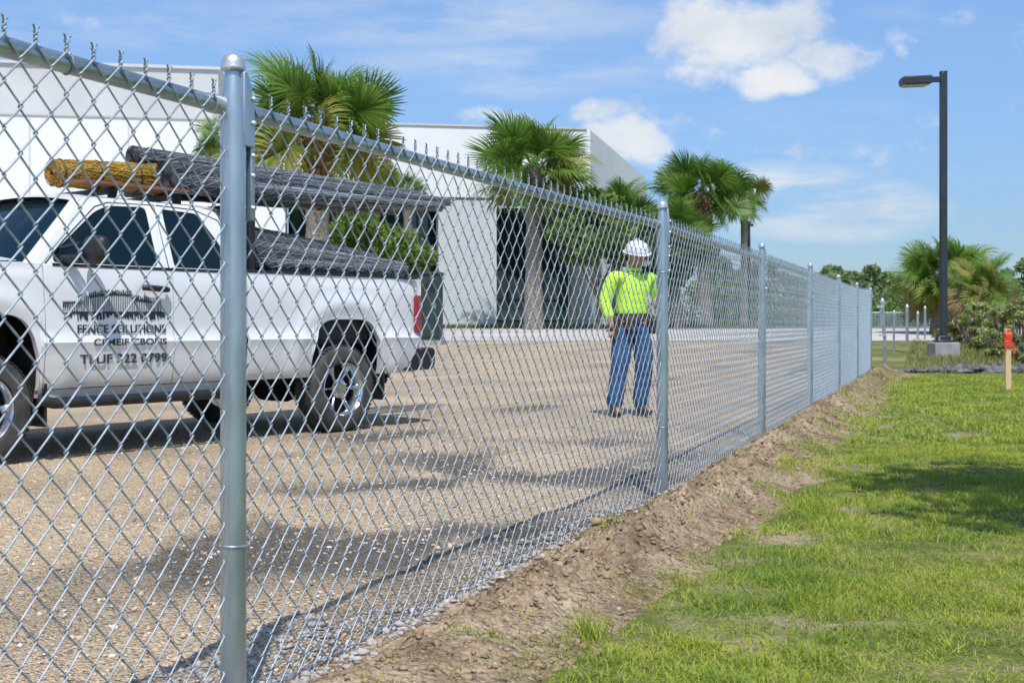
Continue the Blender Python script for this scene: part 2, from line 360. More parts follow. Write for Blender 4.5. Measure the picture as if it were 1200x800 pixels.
def nz(x, y, z=0.0, o=4): return noise.fractal((x, y, z), 1.0, 2.0, o)

# fence line in plan, and the height of the ground
P_ = {1: (-.688, 2.95), 2: (.819, 6.51)}
def fx(y): return -1.937 + .4233 * y if y < 6.51 else .819 + .369 * (y - 6.51)
def base_h(y):
    t = max(0.0, y - 19.0)
    t = t * t / 6.0 if t < 3 else t - 1.5
    return min(0.03 * t, 0.755)
def ground(px, py):
    """a point on the ground from where it shows in the photograph"""
    y = 20.0
    for _ in range(60):
        y2 = (EYE - base_h(y)) * FPX / (py - HOR); y = y * .5 + y2 * .5
    return Vector(((px - 600) / FPX * y, y, base_h(y)))
def at(px, py, y): return Vector(((px - 600) / FPX * y, y, EYE + (HOR - py) / FPX * y))
# ------------------------------------------------------------------ ground, lot, road, lawn
def lines(a, fine_to, step, b, g=1.09):
    out = [a]
    while out[-1] < fine_to: out.append(out[-1] + step)
    s = step
    while out[-1] < b: s = min(s * g, 4.0); out.append(out[-1] + s)
    return out
def sheet(name, xs, ys, fn, m, kind=True, other=None):
    nx, ny = len(xs), len(ys)
    v = np.array([fn(x, y) for y in ys for x in xs])
    idx = np.arange(nx * ny).reshape(ny, nx)
    f = np.stack([idx[:-1, :-1], idx[:-1, 1:], idx[1:, 1:], idx[1:, :-1]], -1).reshape(-1, 4)
    me = np_mesh(name, v, f, m, True)
    if other is not None:
        a_ = me.attributes.new('other', 'FLOAT', 'POINT'); a_.data.foreach_set('value', np.array([other(x, y) for y in ys for x in xs], dtype=np.float32))
    o = link(name, me)
    if kind: struct(o)
    return o
ys_far = lines(-60, -60, 4, -5) + lines(-4, 40, .8, 60) + [70, 90, 130, 200, 400, 900, 2500]
sheet('ground', [-2500, -900, -300, -120, -60, -30, 0, 30, 60, 120, 300, 900, 2500], [-300] + ys_far, lambda x, y: (x, y, base_h(y) - 0.06), M['far'])
def lot_h(w, y):
    x = fx(y) - w
    a = 0.5 * math.exp(-(w / 2.5) ** 2) + 0.25
    k = 1 if y < 14 else 0
    rut = .020 * math.exp(-((w - 1.15 - .2 * nz(y * .7, 1, 1, 2)) / .09) ** 2) * k + .016 * math.exp(-((w - 1.55) / .07) ** 2) * k
    return base_h(y) + 0.03 * a * nz(x * 1.3, y * 1.3, 2.0) + 0.022 * a * nz(x * 7, y * 7, 5.0, 3) * k - rut - .035 * (y > 22.6) * smooth01((3 - w) / 2)
def lot_shade_stain(x, y):  # soft dark bands by the fence: its shade and stains painted into gravel colour
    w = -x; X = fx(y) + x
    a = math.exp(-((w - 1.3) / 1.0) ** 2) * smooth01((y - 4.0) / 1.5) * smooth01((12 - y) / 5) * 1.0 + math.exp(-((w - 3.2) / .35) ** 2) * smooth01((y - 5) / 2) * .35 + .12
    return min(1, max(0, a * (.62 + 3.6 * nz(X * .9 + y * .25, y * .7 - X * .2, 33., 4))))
ly = lines(-3, 9, .06, 35.0, 1.05)
lw = lines(0, 5, .05, 70, 1.08)
sheet('gravel_lot', [-w for w in reversed(lw)], ly, lambda x, y: (fx(y) + x, y, lot_h(-x, y)), M['gravel'], other=lot_shade_stain)
sheet('road', [-90, -40, -20, 0, 10, 20, 34, 60], [34.8, 37, 40, 43, 45.2], lambda x, y: (x, y, base_h(y) + 0.012), M['road'])
def lawn_h(w, y):
    x = fx(y) + w
    k = lawn_bare(w, y) if y < 10 else 0
    return base_h(y) + 0.02 * nz(x * .9, y * .9, 9.0, 3) + k * (.022 * nz(x * 8, y * 8, 1., 3) + .012 * nz(x * 22, y * 22, 7., 3))
def lawn_bare(w, y):
    x = fx(y) + w
    return min(1, max(0, smooth01((1.48 + .5 * nz(x * 1.7, y * 1.7, 41., 3) - w) / .55) + 2.6 * (nz(x * 1.9, y * 1.9, 93., 4) - .42)))
lw2 = lines(0, 3.2, .045, 60, 1.09)
sheet('lawn', lw2, lines(-3, 8, .045, 21.6, 1.05), lambda w, y: (fx(y) + w, y, lawn_h(w, y)), M['soil'], other=lawn_bare)
sheet('rough_ground', lines(-1.5, 14, .5, 80, 1.1), lines(21.4, 30, .5, 34.9), lambda w, y: (fx(y) + w, y, base_h(y) - .004 + .02 * nz(w, y, 3)), M['rough'])
sheet('grass_verge', [-90, -40, -20, -10, 0, 8, 12, 60], [45.1, 46.5, 48, 52, 70], lambda x, y: (x, y, base_h(y) + 0.016), M['rough'])
# trench spoil beside the fence: a bumpy ridge of bare dirt
def berm_h(w, y):
    x = fx(y) + w
    wid = .75 + .16 * nz(y * .8, 4.0, 1.0, 2)
    t = w / wid
    env = math.exp(-((t - .36) / .30) ** 2) * (.30 + .70 * smooth01((y - 2.9) / 2.0))
    h = .11 * env * (1 + .65 * nz(x * .9, y * 1.1, 7.0, 2))
    r = nz(x * 3.2 + .3 * y, y * 3.2, 11.0, 4)
    r2 = abs(nz(x * 9, y * 9 , 3.0, 4))
    cl = max(0, nz(x * 6.5 + 3, y * 6.5, 17.0, 2) - .08)
    h += env * (.06 * r - .06 * r2 + .026 * nz(x * 26, y * 26, 2.0, 3) + .10 * min(cl, .3))
    h += .022 * math.exp(-((t - .5) / .45) ** 2)
    edge = smooth01((1.02 - t) / .22)
    hole = math.exp(-(((x - .50) / .075) ** 2 + ((y - 5.42 + .5 * (x - .5)) / .085) ** 2))
    return base_h(y) + h * edge - .02 + .022 * smooth01((1.1 - t) / .3) - .12 * hole - .03 * smooth01((t - 1.05) / .15)
bw = [-.06 + i * .022 for i in range(62)]
by = [-1.5 + .15 * i for i in range(20)] + lines(1.5, 9, .022, 22.2, 1.012)
sheet('dirt_bank', bw, by, lambda w, y: (fx(y) + w, y, berm_h(w, y)), M['dirt'])

ICO = None
def ico():
    global ICO
    if ICO is None:
        bm = bmesh.new(); bmesh.ops.create_icosphere(bm, subdivisions=1, radius=1)
        bm.verts.ensure_lookup_table()
        ICO = (np.array([v.co for v in bm.verts]), np.array([[v.index for v in f.verts] for f in bm.faces])); bm.free()
    return ICO
def stones(name, pts, sizes, m, flat=.6):
    V, F = ico(); n = len(pts)
    sc_ = rng.uniform(.6, 1.25, (n, 1, 3)) * np.array([1, 1, flat])
    jit = rng.uniform(.75, 1.25, (n, len(V), 1))
    a = rng.uniform(0, 6.28, n); ca, sa = np.cos(a), np.sin(a)
    jit = jit * rng.choice([.62, 1.0, 1.0, 1.25], (n, len(V), 1))
    v = V[None] * jit * sc_
    x = v[..., 0] * ca[:, None] - v[..., 1] * sa[:, None]; y = v[..., 0] * sa[:, None] + v[..., 1] * ca[:, None]
    v = np.stack([x, y, v[..., 2]], -1) * np.asarray(sizes)[:, None, None] + np.asarray(pts)[:, None, :]
    f = F[None] + (np.arange(n) * len(V))[:, None, None]
    return stuff(link(name, np_mesh(name, v.reshape(-1, 3), f.reshape(-1, 3), m)))
pts = []; sz = []
while len(pts) < 20000:
    y = 2.0 + 10 * rnd.random() ** 1.3; w = 7.5 * rnd.random() ** 1.4
    s = .004 + .010 * rnd.random() ** 3
    if rnd.random() < .015: s *= 1.8
    pts.append((fx(y) - w, y, lot_h(w, y) + s * .2)); sz.append(s)
tag(stones('loose_gravel', pts, sz, M['pebble']), 'loose tan pebbles scattered over the gravel lot behind the fence', 'gravel')
pts = []; sz = []
while len(pts) < 5200:
    y = 2.1 + 4.6 * rnd.random() ** 1.9; w = -.12 + (.36 + .25 * (y < 3.9)) * rnd.random() ** 1.1
    if nz(y * 2, w * 3, 5, 2) < -.25 and y > 4: continue
    s = .004 + .015 * rnd.random() ** 2.6
    pts.append((fx(y) - w, y, max(lot_h(max(w, 0), y), berm_h(-w, y) if w < 0.05 else -9) + s * .25)); sz.append(s)
tag(stones('white_stones', pts, sz, M['white_stone']), 'white crushed stones spilled along the foot of the fence', 'stones')
pts = []; sz = []
while len(pts) < 14000:
    y = 1.6 + 20 * rnd.random() ** 2.2; w = rnd.uniform(.02, 1.0)
    s = .0035 + .012 * rnd.random() ** 2.6
    if rnd.random() < .01: s *= 2
    pts.append((fx(y) + w, y, berm_h(w, y) + s * .2)); sz.append(s)
tag(stones('dirt_clods', pts, sz, M['clod'], .7), 'small dry clods lying on the bank of bare dirt', 'dirt')

# ------------------------------------------------------------------ grass
def blades(name, base, length, width, lean, m, seg=2):
    n = len(base); az = rng.uniform(0, 6.283, n); d = np.stack([np.cos(az), np.sin(az)], -1)
    side = np.stack([-d[:, 1], d[:, 0]], -1)
    a2 = rng.uniform(-1.2, 1.2, n); side = np.stack([side[:, 0] * np.cos(a2) - side[:, 1] * np.sin(a2), side[:, 0] * np.sin(a2) + side[:, 1] * np.cos(a2)], -1)
    V = []; F = []
    ts = np.linspace(0, 1, seg + 1)
    for t in ts:
        out = d * (lean * length * t ** 1.6)[:, None]; z = length * t * (1 - .35 * lean * t)
        w = width * (1 - t) if t < 1 else width * 0
        c = np.concatenate([out, z[:, None]], 1) + base
        s3 = np.concatenate([side * w[:, None], np.zeros((n, 1))], 1)
        if t < 1: V.append(c - s3); V.append(c + s3)
        else: V.append(c)
    v = np.stack(V, 1).reshape(-1, 3); k = 2 * seg + 1
    tri = []
    for i in range(seg - 1): a = 2 * i; tri += [(a, a + 1, a + 3), (a, a + 3, a + 2)]
    a = 2 * (seg - 1); tri.append((a, a + 1, a + 2))
    f = (np.array(tri)[None] + (np.arange(n) * k)[:, None, None]).reshape(-1, 3)
    return link(name, np_mesh(name, v, f, m))
def grass_pts(y0, y1, wmax, dens, thin):
    n = int((y1 - y0) * wmax * dens); y = rng.uniform(y0, y1, n); w = rng.uniform(.12, wmax, n)
    keep = []
    for i in range(n):
        x = fx(y[i]) + w[i]
        p = nz(x * 1.1, y[i] * 1.1, 21.0, 3); q = nz(x * 5, y[i] * 5, 31.0, 2)
        edge = smooth01((w[i] - .42 - .5 * nz(x * 1.7, y[i] * 1.7, 41.0, 3)) / .75) ** 1.4
        bare = 2.6 * (nz(x * 1.9, y[i] * 1.9, 93., 4) - .42)
        pr = edge * min(1, max(.12, 1.0 + thin * (p - .05) + 1.1 * q - 1.2 * max(0, bare))) + .035 * (q > .12)
        if w[i] < .9 and nz(x * 2.5, y[i] * 2.5, 51., 2) > (.36 if y[i] < 8 else .05) and w[i] > .15: pr += .3
        if rnd.random() < pr: keep.append(i)
    k = np.array(keep); y = y[k]; w = w[k]
    x = np.array([fx(a) for a in y]) + w
    z = np.array([max(lawn_h(ww, yy), berm_h(ww, yy) if ww < 1.3 else -9) for ww, yy in zip(w, y)]) - .003
    tall = np.array([.7 + 1.6 * max(0, nz(a * 1.5, b * 1.5, 61., 3)) + 1.5 * max(0, nz(a * 5.5, b * 5.5, 67., 2) - .1) for a, b in zip(x, y)])
    return np.stack([x, y, z], 1), tall
B, L = [], []
for (y0, y1, wm, de, lw_, wd) in ((2.3, 5.2, 3.0, 13000, .038, .0026), (5.2, 9.5, 4.4, 6500, .042, .0036), (9.5, 21.3, 8.5, 1700, .052, .0080)):
    b, tall = grass_pts(y0, y1, wm, de, 1.6)
    o = blades('lawn_grass', b, lw_ * tall * rng.uniform(.5, 1.25, len(b)), wd * rng.uniform(.6, 1.3, len(b)), rng.uniform(.3, 1.7, len(b)), M['grass'])
    B.append(o)
# one sheet of grass: join the three bands
me0 = [o.data for o in B]
cv = []; cf = []; off = 0
for me in me0:
    v = np.empty(len(me.vertices) * 3, dtype=np.float32); me.vertices.foreach_get('co', v)
    f = np.empty(len(me.loops), dtype=np.int32); me.loops.foreach_get('vertex_index', f)
    cv.append(v.reshape(-1, 3)); cf.append(f.reshape(-1, 3) + off); off += len(me.vertices)
for o in B: bpy.data.objects.remove(o)
for me in me0: bpy.data.meshes.remove(me)
tag(stuff(link('lawn_grass', np_mesh('lawn_grass', np.concatenate(cv), np.concatenate(cf), M['grass']))), 'short green lawn growing right of the dirt bank', 'grass')
# straw and cut stems lying between the blades and on the bare earth
n = 9000; y = 2.2 + 8 * rng.random(n) ** 1.3; w = .25 + 3.6 * rng.random(n)
x = np.array([fx(a) for a in y]) + w; z = np.array([max(lawn_h(ww, yy), berm_h(ww, yy) if ww < 1.2 else -9) for ww, yy in zip(w, y)]) + rng.uniform(.002, .028, n)
az = rng.uniform(0, 6.28, n); l_ = rng.uniform(.012, .05, n); d_ = np.stack([np.cos(az), np.sin(az), rng.uniform(-.2, .35, n)], 1) * l_[:, None]; s_ = np.stack([-np.sin(az), np.cos(az), az * 0], 1) * rng.uniform(.0007, .0018, n)[:, None]
c_ = np.stack([x, y, z], 1); v = np.stack([c_ - s_, c_ + s_, c_ + d_ + s_ * .3, c_ + d_ - s_ * .3], 1).reshape(-1, 3)
tag(stuff(link('straw', np_mesh('straw', v, np.arange(4 * n).reshape(n, 4), M['thatch']))), 'dry straw lying among the lawn blades and on the bare earth', 'straw')
# rough grass and weeds beyond the stone edging
n = 60000
y = rng.uniform(21.9, 34.5, n); x = 7.2 + 14 * rng.random(n) + (y - 22) * .35
p = np.array([nz(a * .6, b * .6, 71., 3) for a, b in zip(x, y)])
k = rng.random(n) < (.75 + 1.4 * p)
x, y, p = x[k], y[k], p[k]
b = np.stack([x, y, np.array([base_h(a) for a in y])], 1)
tag(stuff(blades('rough_grass', b, rng.uniform(.04, .12, len(b)) * (1 + 1.2 * np.clip(p + .1, 0, 1)), rng.uniform(.006, .012, len(b)), rng.uniform(.2, .8, len(b)), M['dry'])),
    'rough patchy grass and weeds around the lamp base', 'grass')
# grass on the verge in front of the building
n = 9000
x = rng.uniform(-8, 10, n); y = rng.uniform(45.2, 46.6, n)
b = np.stack([x, y, np.full(n, base_h(46) + .01)], 1)
tag(stuff(blades('verge_grass', b, rng.uniform(.08, .22, n), rng.uniform(.01, .02, n), rng.uniform(.1, .5, n), M['leaf_b'])), 'strip of green grass at the foot of the building', 'grass')
def tuft(label, px, py, n, h, lift=.0):
    g = ground(px, py); w = g.x - fx(g.y)
    z = max(lawn_h(w, g.y), berm_h(w, g.y) if 0 < w < 1.3 else -9)
    r = rng.normal(0, .018, (n, 2)) * (1 + h * 6)
    b = np.stack([g.x + r[:, 0], g.y + r[:, 1], np.full(n, z - .005)], 1)
    o = blades('grass_tuft', b, rng.uniform(.5, 1.2, n) * h, rng.uniform(.0016, .003, n), rng.uniform(.2, 1.1, n), M['grass'])
    o['group'] = 'grass tufts on the dirt bank'
    return tag(o, label, 'grass tuft', 'grass tufts on the dirt bank')
tuft('small grass tuft sprouting near the bottom edge of the dirt bank', 690, 752, 150, .11)
tuft('low dark green tuft on the dirt bank level with the third post', 922, 553, 130, .09)
tuft('wispy tuft on the dirt bank below the second post', 800, 690, 80, .06)
# ------------------------------------------------------------------ chain link fence
H2, ROWS = 0.0455, 34            # half a diamond high; half-diamonds from bottom to top
ZB = -0.0195
RAILZ = 1.505
def wire_pts(c, phase, detail):
    """one zigzag of wire: it leans to and fro between x=0 and x=c, the rising strokes in front, the falling ones behind, and hooks round its neighbours"""
    p = []; ov = .0027; dy = .0034
    for k in range(ROWS + 1):
        right = (k + phase) % 2 == 1
        x = c + ov if right else -ov; s = 1 if right else -1
        z = ZB + k * H2
        up = right      # the stroke that arrives here goes left to right
        y0 = -dy if up else dy
        if detail == 2:
            p += [(x - s * .0052, y0, z - .0056), (x - s * .0009, y0 * .8, z - .0019), (x, 0, z), (x - s * .0009, -y0 * .8, z + .0019), (x - s * .0052, -y0, z + .0056)]
        elif detail == 1:
            p += [(x - s * .004, y0, z - .006), (x - s * .004, -y0, z + .006)]
        else: p += [(x, 0, z)]
    # barbed end: the wire twists once round its partner and its cut end splays
    x0 = c if (ROWS + phase) % 2 == 1 else 0.0
    z = ZB + ROWS * H2; sg = 1 if x0 > 0 else -1
    if detail == 2:
        p = p[:-2]
        for i in range(1, 6):
            a = i * math.pi * .42 + (0 if sg > 0 else math.pi)
            p.append((x0 + .0034 * math.cos(a), .0034 * math.sin(a), z + .0038 * i))
        p.append((x0 + sg * .007, .002 * sg, z + .0036 * 7.6)); p.append((x0 + sg * .0135, .004 * sg, z + .0036 * 7.6))
    else:
        p.append((x0, 0, z + .022)); p.append((x0 + sg * .008, 0, z + .027))
    return p
WR = .0022
wire_me = {}
def wire_mesh(c, phase):
    key = (round(c, 4), phase)
    if key not in wire_me:
        mb = MB(); mb.tube(wire_pts(c, phase, 2), WR, 6, cap=True)
        wire_me[key] = mb.mesh('wire', M['wire'], True, fix=False)
        wire_me[key].set_sharp_from_angle(angle=R(80))
    return wire_me[key]
fence = thing('chain_link_fence', 'long silver chain link fence running away along the dirt bank', 'fence', (P_[2][0], P_[2][1], 0))
FO = Vector((P_[2][0], P_[2][1], 0))
post_xy = [Vector((fx(y), y, 0)) for y in (-.61, 2.95, 6.51, 9.9, 13.25, 16.5, 19.7, 22.9)]
def rel(p): return Vector(p) - FO
def make_post(i, p):
    t = rel(p); fa = post_xy[min(i + 1, 7)] - post_xy[max(i, 0) if i < 7 else 6]
    ang = math.atan2(fa.y, fa.x)
    mb = MB(); hb = base_h(p.y)
    mb.lathe([(0, -.15 + hb), (.0315, -.15 + hb), (.0315, RAILZ - .025), (.030, RAILZ + .0), (.0225, RAILZ + .065), (.0185, RAILZ + .090), (0, RAILZ + .090)], 28)
    o = mb.build('post', M['galv'], fence); o.location = t; o.rotation_euler = (0, 0, ang)
    c = MB(); z = RAILZ + .088
    c.lathe([(0, z - .004), (.024, z - .004), (.0305, z + .001), (.0312, z + .006), (.0300, z + .009), (.0305, z + .013), (.0285, z + .023), (.0235, z + .032), (.015, z + .0375), (.0055, z + .0405), (0, z + .041)], 28)
    c.build('post_cap', M['galv_cap'], o)
    # the sleeve and tension bar that hold the fabric, on the far-along side of the post, with carriage bolts
    b = MB()
    b.prism([(.0, RAILZ + .082), (.016, RAILZ + .082), (.030, RAILZ + .052), (.044, RAILZ + .0), (.044, RAILZ - .10), (.0, RAILZ - .10)],
            lambda q: (q[0], -.0335, q[1]), lambda q: (q[0], .020, q[1]))
    b.box((.043, -.012, RAILZ - .185), (.016, .034, .19))
    b.box((.0385, -.002, .72), (.006, .016, 1.30))
    b.build('tension_bar', M['galv'], o, bevel=.0025)
    bo = MB()
    for k, zz in enumerate((.02, -.04, -.12, -.17, -.25)):
        bo.lathe([(0, -.0085), (.004, -.0075), (.0065, -.004), (.007, 0)], 10, (.036 if k < 2 else .041, -.028 if k > 1 else -.034, RAILZ + zz), 'y')
    bo.build('bolt_row', M['galv_cap'], o)
    for zz in (.40, 1.24) if i != 1 else (.42,):
        r = MB(); r.tube([(.0335 * math.cos(a), .0335 * math.sin(a), zz + .004 * math.sin(a * .5 + .5)) for a in [k * 2 * math.pi / 20 for k in range(21)]], .0024, 6, False)
        r.tube([(.03, -.015, zz), (.052, -.018, zz + .006), (.062, -.004, zz + .012)], .0022, 6)
        r.build('tie_wire', M['wire'], o)
for i, p in enumerate(post_xy): make_post(i, p)
# rails, one length from post to post, a little behind the fabric
for i in range(7):
    a, b = post_xy[i], post_xy[i + 1]; d = (b - a).normalized(); nrm = Vector((-d.y, d.x, 0))   # towards the lot
    s = nrm * .025
    o = MB(); o.tube([rel(a + d * .02 + s) + Vector((0, 0, RAILZ)), rel((a + b) / 2 + s) + Vector((0, 0, RAILZ - .003)), rel(b - d * .02 + s) + Vector((0, 0, RAILZ))], .0208, 18)
    ro = o.build('top_rail', M['galv'], fence)
    e = MB(); q = rel(b - d * .028 + s) + Vector((0, 0, RAILZ)); e.tube([q, q - d * .035], .0245, 18); e.build('rail_end_cup', M['galv_cap'], ro)
    e = MB(); q = rel(a + d * .028 + s) + Vector((0, 0, RAILZ)); e.tube([q, q + d * .035], .0245, 18)
    e.build('rail_end_cup', M['galv_cap'], ro)
    # tie wires holding the fabric to the rail
    t = MB()
    for k in range(1, 7):
        q = a + d * ((b - a).length * k / 7) + s
        t.tube([rel(q + nrm * (.0235 * math.cos(u))) + Vector((0, 0, RAILZ + .0235 * math.sin(u))) + d * .004 * u for u in [2.2 + j * .55 for j in range(9)]], .0021, 5)
    t.build('rail_tie', M['wire'], ro)
    w = MB(); w.tube([rel(a) + Vector((0, 0, .035 + base_h(a.y))) , rel((a + b) / 2) + Vector((0, 0, .03 + base_h(a.y))), rel(b) + Vector((0, 0, .035 + base_h(b.y)))], .0026, 6)
    w.build('tension_wire', M['wire'], fence)
near = []; far = MB()
for i in range(7):
    a, b = post_xy[i], post_xy[i + 1]; L_ = (b - a).length; ang = math.atan2((b - a).y, (b - a).x)
    n = round(L_ / .0402); n -= n % 2; c = L_ / n; d = (b - a) / L_
    rot = Matrix.Rotation(ang, 3, 'Z')
    for k in range(n - 1):
        pos = a + d * (k * c); pos.z = base_h(pos.y)
        if (i == 0 and k > 60) or i in (1, 2) and True or (i == 3 and len(near) < 300):
            if len(near) < 300:
                near.append((c, k % 2, pos, ang)); continue
        pts = [rot @ Vector(q) + rel(pos) for q in wire_pts(c, k % 2, 1)]
        far.tube(pts, .0025, 4, False)
for c, ph, pos, ang in near:
    o = link('wire', wire_mesh(c, ph), fence); o.location = rel(pos) + Vector((0, 0, rnd.uniform(-.0012, .0012))); o.rotation_euler = (rnd.uniform(-.0012, .0012), rnd.uniform(-.0008, .0008), ang + rnd.uniform(-.03, .03))
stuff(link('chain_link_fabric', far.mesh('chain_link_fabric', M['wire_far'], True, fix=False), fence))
# ------------------------------------------------------------------ pickup truck (x forward, y towards the fence, z up)
TA = math.atan2(-.787, -.617)
truck = thing('pickup_truck', 'white extended cab pickup truck with dark lettering on its front door', 'pickup truck', (-1.54, 10.5, 0), TA)
W = 1.96
def lerp_tab(tab, x):
    if x <= tab[0][0]: return tab[0][1]
    for (a, p), (b, q) in zip(tab, tab[1:]):
        if x <= b: t = (x - a) / (b - a); t = t * t * (3 - 2 * t) * .5 + t * .5; return p + (q - p) * t
    return tab[-1][1]
PROF = [(.46, -.075), (.55, -.030), (.70, -.012), (.79, -.002), (.835, .012), (.870, -.020), (.95, -.022), (1.15, -.020), (1.28, -.026), (1.36, -.045)]
def side_y(u, z):
    y = lerp_tab(PROF, z)
    if u > 3.1: y -= .16 * ((u - 3.1) / 1.0) ** 2
    if u < -.7: y -= .05 * ((-.7 - u) / .45) ** 2
    for c in (-.15, 3.24):                      # flared lips round the wheel arches
        r = math.hypot((u - c) / .62, (z - .62) / .52)
        y += .022 * math.exp(-((r - 1.0) / .16) ** 2)
    return y
def arch(u):
    for c, hw, top in ((-.15, .43, 1.0), (3.24, .45, 1.03)):
        d = abs(u - c)
        if d < hw: return .46 + (top - .46) * (1 - (d / hw) ** 5) ** .45
    return None
def panel(name, u0, u1, z0, z1f, parent=truck, mirror=False, m='paint', nseg=None, nz_=16):
    us = [u0 + (u1 - u0) * i / (nseg or max(4, int((u1 - u0) / .035))) for i in range((nseg or max(4, int((u1 - u0) / .035))) + 1)]
    for c, hw in ((-.15, .43), (3.24, .45)):
        for e in (c - hw, c + hw):
            if u0 < e < u1: us += [e - .0005, e + .0005, e + (.012 if e < c else -.012)]
    us = sorted(us); mb = MB(); vs = []; N = nz_
    for u in us:
        b = arch(u); zb = max(z0, b) if b else z0; zt = z1f(u) if callable(z1f) else z1f
        col = []
        for j in range(N + 1):
            z = zb + (zt - zb) * j / N; y = side_y(u, z)
            col.append((u, y if not mirror else -W - y, z))
        yb = col[0][1]; s = -1 if not mirror else 1
        col.insert(0, (u, yb + s * .05, zb + .004))
        vs += col
    k = N + 2
    fs = []
    for i in range(len(us) - 1):
        for j in range(k - 1):
            a = i * k + j; q = (a, a + k, a + k + 1, a + 1); fs.append(q if mirror else q[::-1])
    # returned edges so that each panel has thickness at its shut lines
    n0 = len(vs); s = -1 if not mirror else 1
    for ci, off in ((0, 0), (len(us) - 1, 1)):
        base = ci * k; start = len(vs)
        for j in range(k): x, y, z = vs[base + j]; vs.append((x, y + s * .03, z))
        for j in range(k - 1): fs.append((base + j, base + j + 1, start + j + 1, start + j))
    start = len(vs)                            # top edge turned in
    for i in range(len(us)): x, y, z = vs[i * k + k - 1]; vs.append((x, y + s * .04, z + .006))
    for i in range(len(us) - 1): fs.append((i * k + k - 1, (i + 1) * k + k - 1, start + i + 1, start + i))
    mb.add(vs, fs)
    return mb.build(name, M[m], parent, fix=True)
fend_top = lambda u: 1.372 - .05 * smooth01((u - 2.75) / .3) - .10 * smooth01((u - 2.9) / 1.3)
doors = {}
for mi in (False, True):
    panel('front_fender', 2.772, 4.02, .50, lambda u: 1.385 - .16 * smooth01((u - 2.95) / 1.05), mirror=mi)
    doors[mi] = panel('front_door', 1.698, 2.764, .505, 1.372, mirror=mi)
    doors[(mi, 1)] = panel('rear_door', .99 + .02, 1.690, .505, 1.372, mirror=mi)
    panel('rocker_panel', 1.0, 2.80, .44, .498, mirror=mi, nz_=3)
    panel('bed_side', -1.105, .968, .50, lambda u: 1.385 - .012 * (u < -.9), mirror=mi)
# inner shell: floor, firewall and wheel wells, all dark
mb = MB()
mb.box((1.9, -W / 2, .62), (1.8, W - .24, .34)); mb.box((-.1, -W / 2, .66), (2.0, W - .9, .20)); mb.box((3.4, -W / 2, .78), (1.2, W - .9, .5))
for x in (-.15, 3.24):
    for y in (-.34, -W + .34): mb.box((x, y, 1.06), (1.02, .5, .06))
    for xx in (-.5, .5):
        for y in (-.34, -W + .34): mb.box((x + xx * 1.02, y, .80), (.05, .5, .5))
mb.box((1.3, -.55, .50), (5.0, .09, .14)); mb.box((1.3, -W + .55, .50), (5.0, .09, .14))
mb.tube([(-.15, -.25, .385), (-.15, -W + .25, .385)], .05, 10); mb.tube([(3.24, -.25, .385), (3.24, -W + .25, .385)], .05, 10)
mb.tube([(-.15, -W / 2 + .16, .385), (-.15, -W / 2 - .16, .385)], .15, 12)
mb.tube([(.2, -.75, .44), (-.75, -.72, .46), (-.95, -.6, .46)], .045, 10)
mb.build('underbody', M['void'], truck, smooth=False)
# exhaust and tow bar below the tail
mb = MB(); mb.tube([(-.5, -.38, .44), (-.95, -.34, .43)], .042, 12); mb.build('exhaust_pipe', M['black'], truck)
# bed box
mb = MB()
mb.box((-.06, -W / 2, .80), (2.04, W - .3, .04)); mb.box((-.06, -.13, 1.09), (2.04, .04, .54)); mb.box((-.06, -W + .13, 1.09), (2.04, .04, .54)); mb.box((.93, -W / 2, 1.08), (.04, W - .16, .60))
mb.build('bed_liner', M['black'], truck, smooth=False)
for s_ in (0, 1):
    mb = MB(); y = -.085 if not s_ else -W + .085
    mb.box((-.06, y, 1.392), (2.06, .10, .022)); mb.build('bed_rail_cap', M['black'], truck, bevel=.008)
def tg(u, v):
    y = -.04 - (W - .08) * u; z = .66 + .73 * v
    return (-1.125 - .012 * math.cos((u - .5) * 2.6) - .01 * math.sin(v * 9), y, z)
mb = MB(); mb.grid(tg, 12, 8, True); mb.box((-1.09, -W / 2, 1.02), (.05, W - .14, .70)); tgo = mb.build('tailgate', M['paint'], truck)
mb = MB(); mb.box((-1.152, -W / 2, 1.26), (.03, .24, .09)); mb.build('tailgate_handle', M['black'], tgo, bevel=.008)
for s_ in (0, 1):
    mb = MB()
    def tl(q, o): 
        y = q[0] if not s_ else -W - q[0]
        return (o, y, q[1])
    mb.prism([(-.016, .88), (-.026, 1.23), (-.17, 1.23), (-.15, .88)], lambda q: tl(q, -1.150 if q[0] < -.1 else -1.128), lambda q: tl(q, -1.045))
    mb.build('tail_light', M['red'], truck, bevel=.012)
mb = MB()
bp = [(-1.06, .52), (-1.06, .73), (-1.33, .73), (-1.35, .69), (-1.35, .56), (-1.30, .52)]
mb.prism(bp, lambda q: (q[0], -.04, q[1]), lambda q: (q[0], -W + .04, q[1]))
mb.box((-.93, -.08, .60), (.35, .07, .17)); mb.box((-.93, -W + .08, .60), (.35, .07, .17))
bumper = mb.build('rear_bumper', M['black'], truck, bevel=.02)
mb = MB(); mb.box((-1.352, -W / 2, .63), (.012, .32, .11)); mb.build('licence_plate_panel', M['helmet'], bumper)
mb = MB(); mb.box((-1.38, -W / 2, .50), (.34, .06, .06)); mb.lathe([(0, .60), (.018, .597), (.027, .58), (.018, .56), (.014, .53)], 14, (-1.5, -W / 2, 0)); mb.build('tow_hitch', M['black'], bumper)
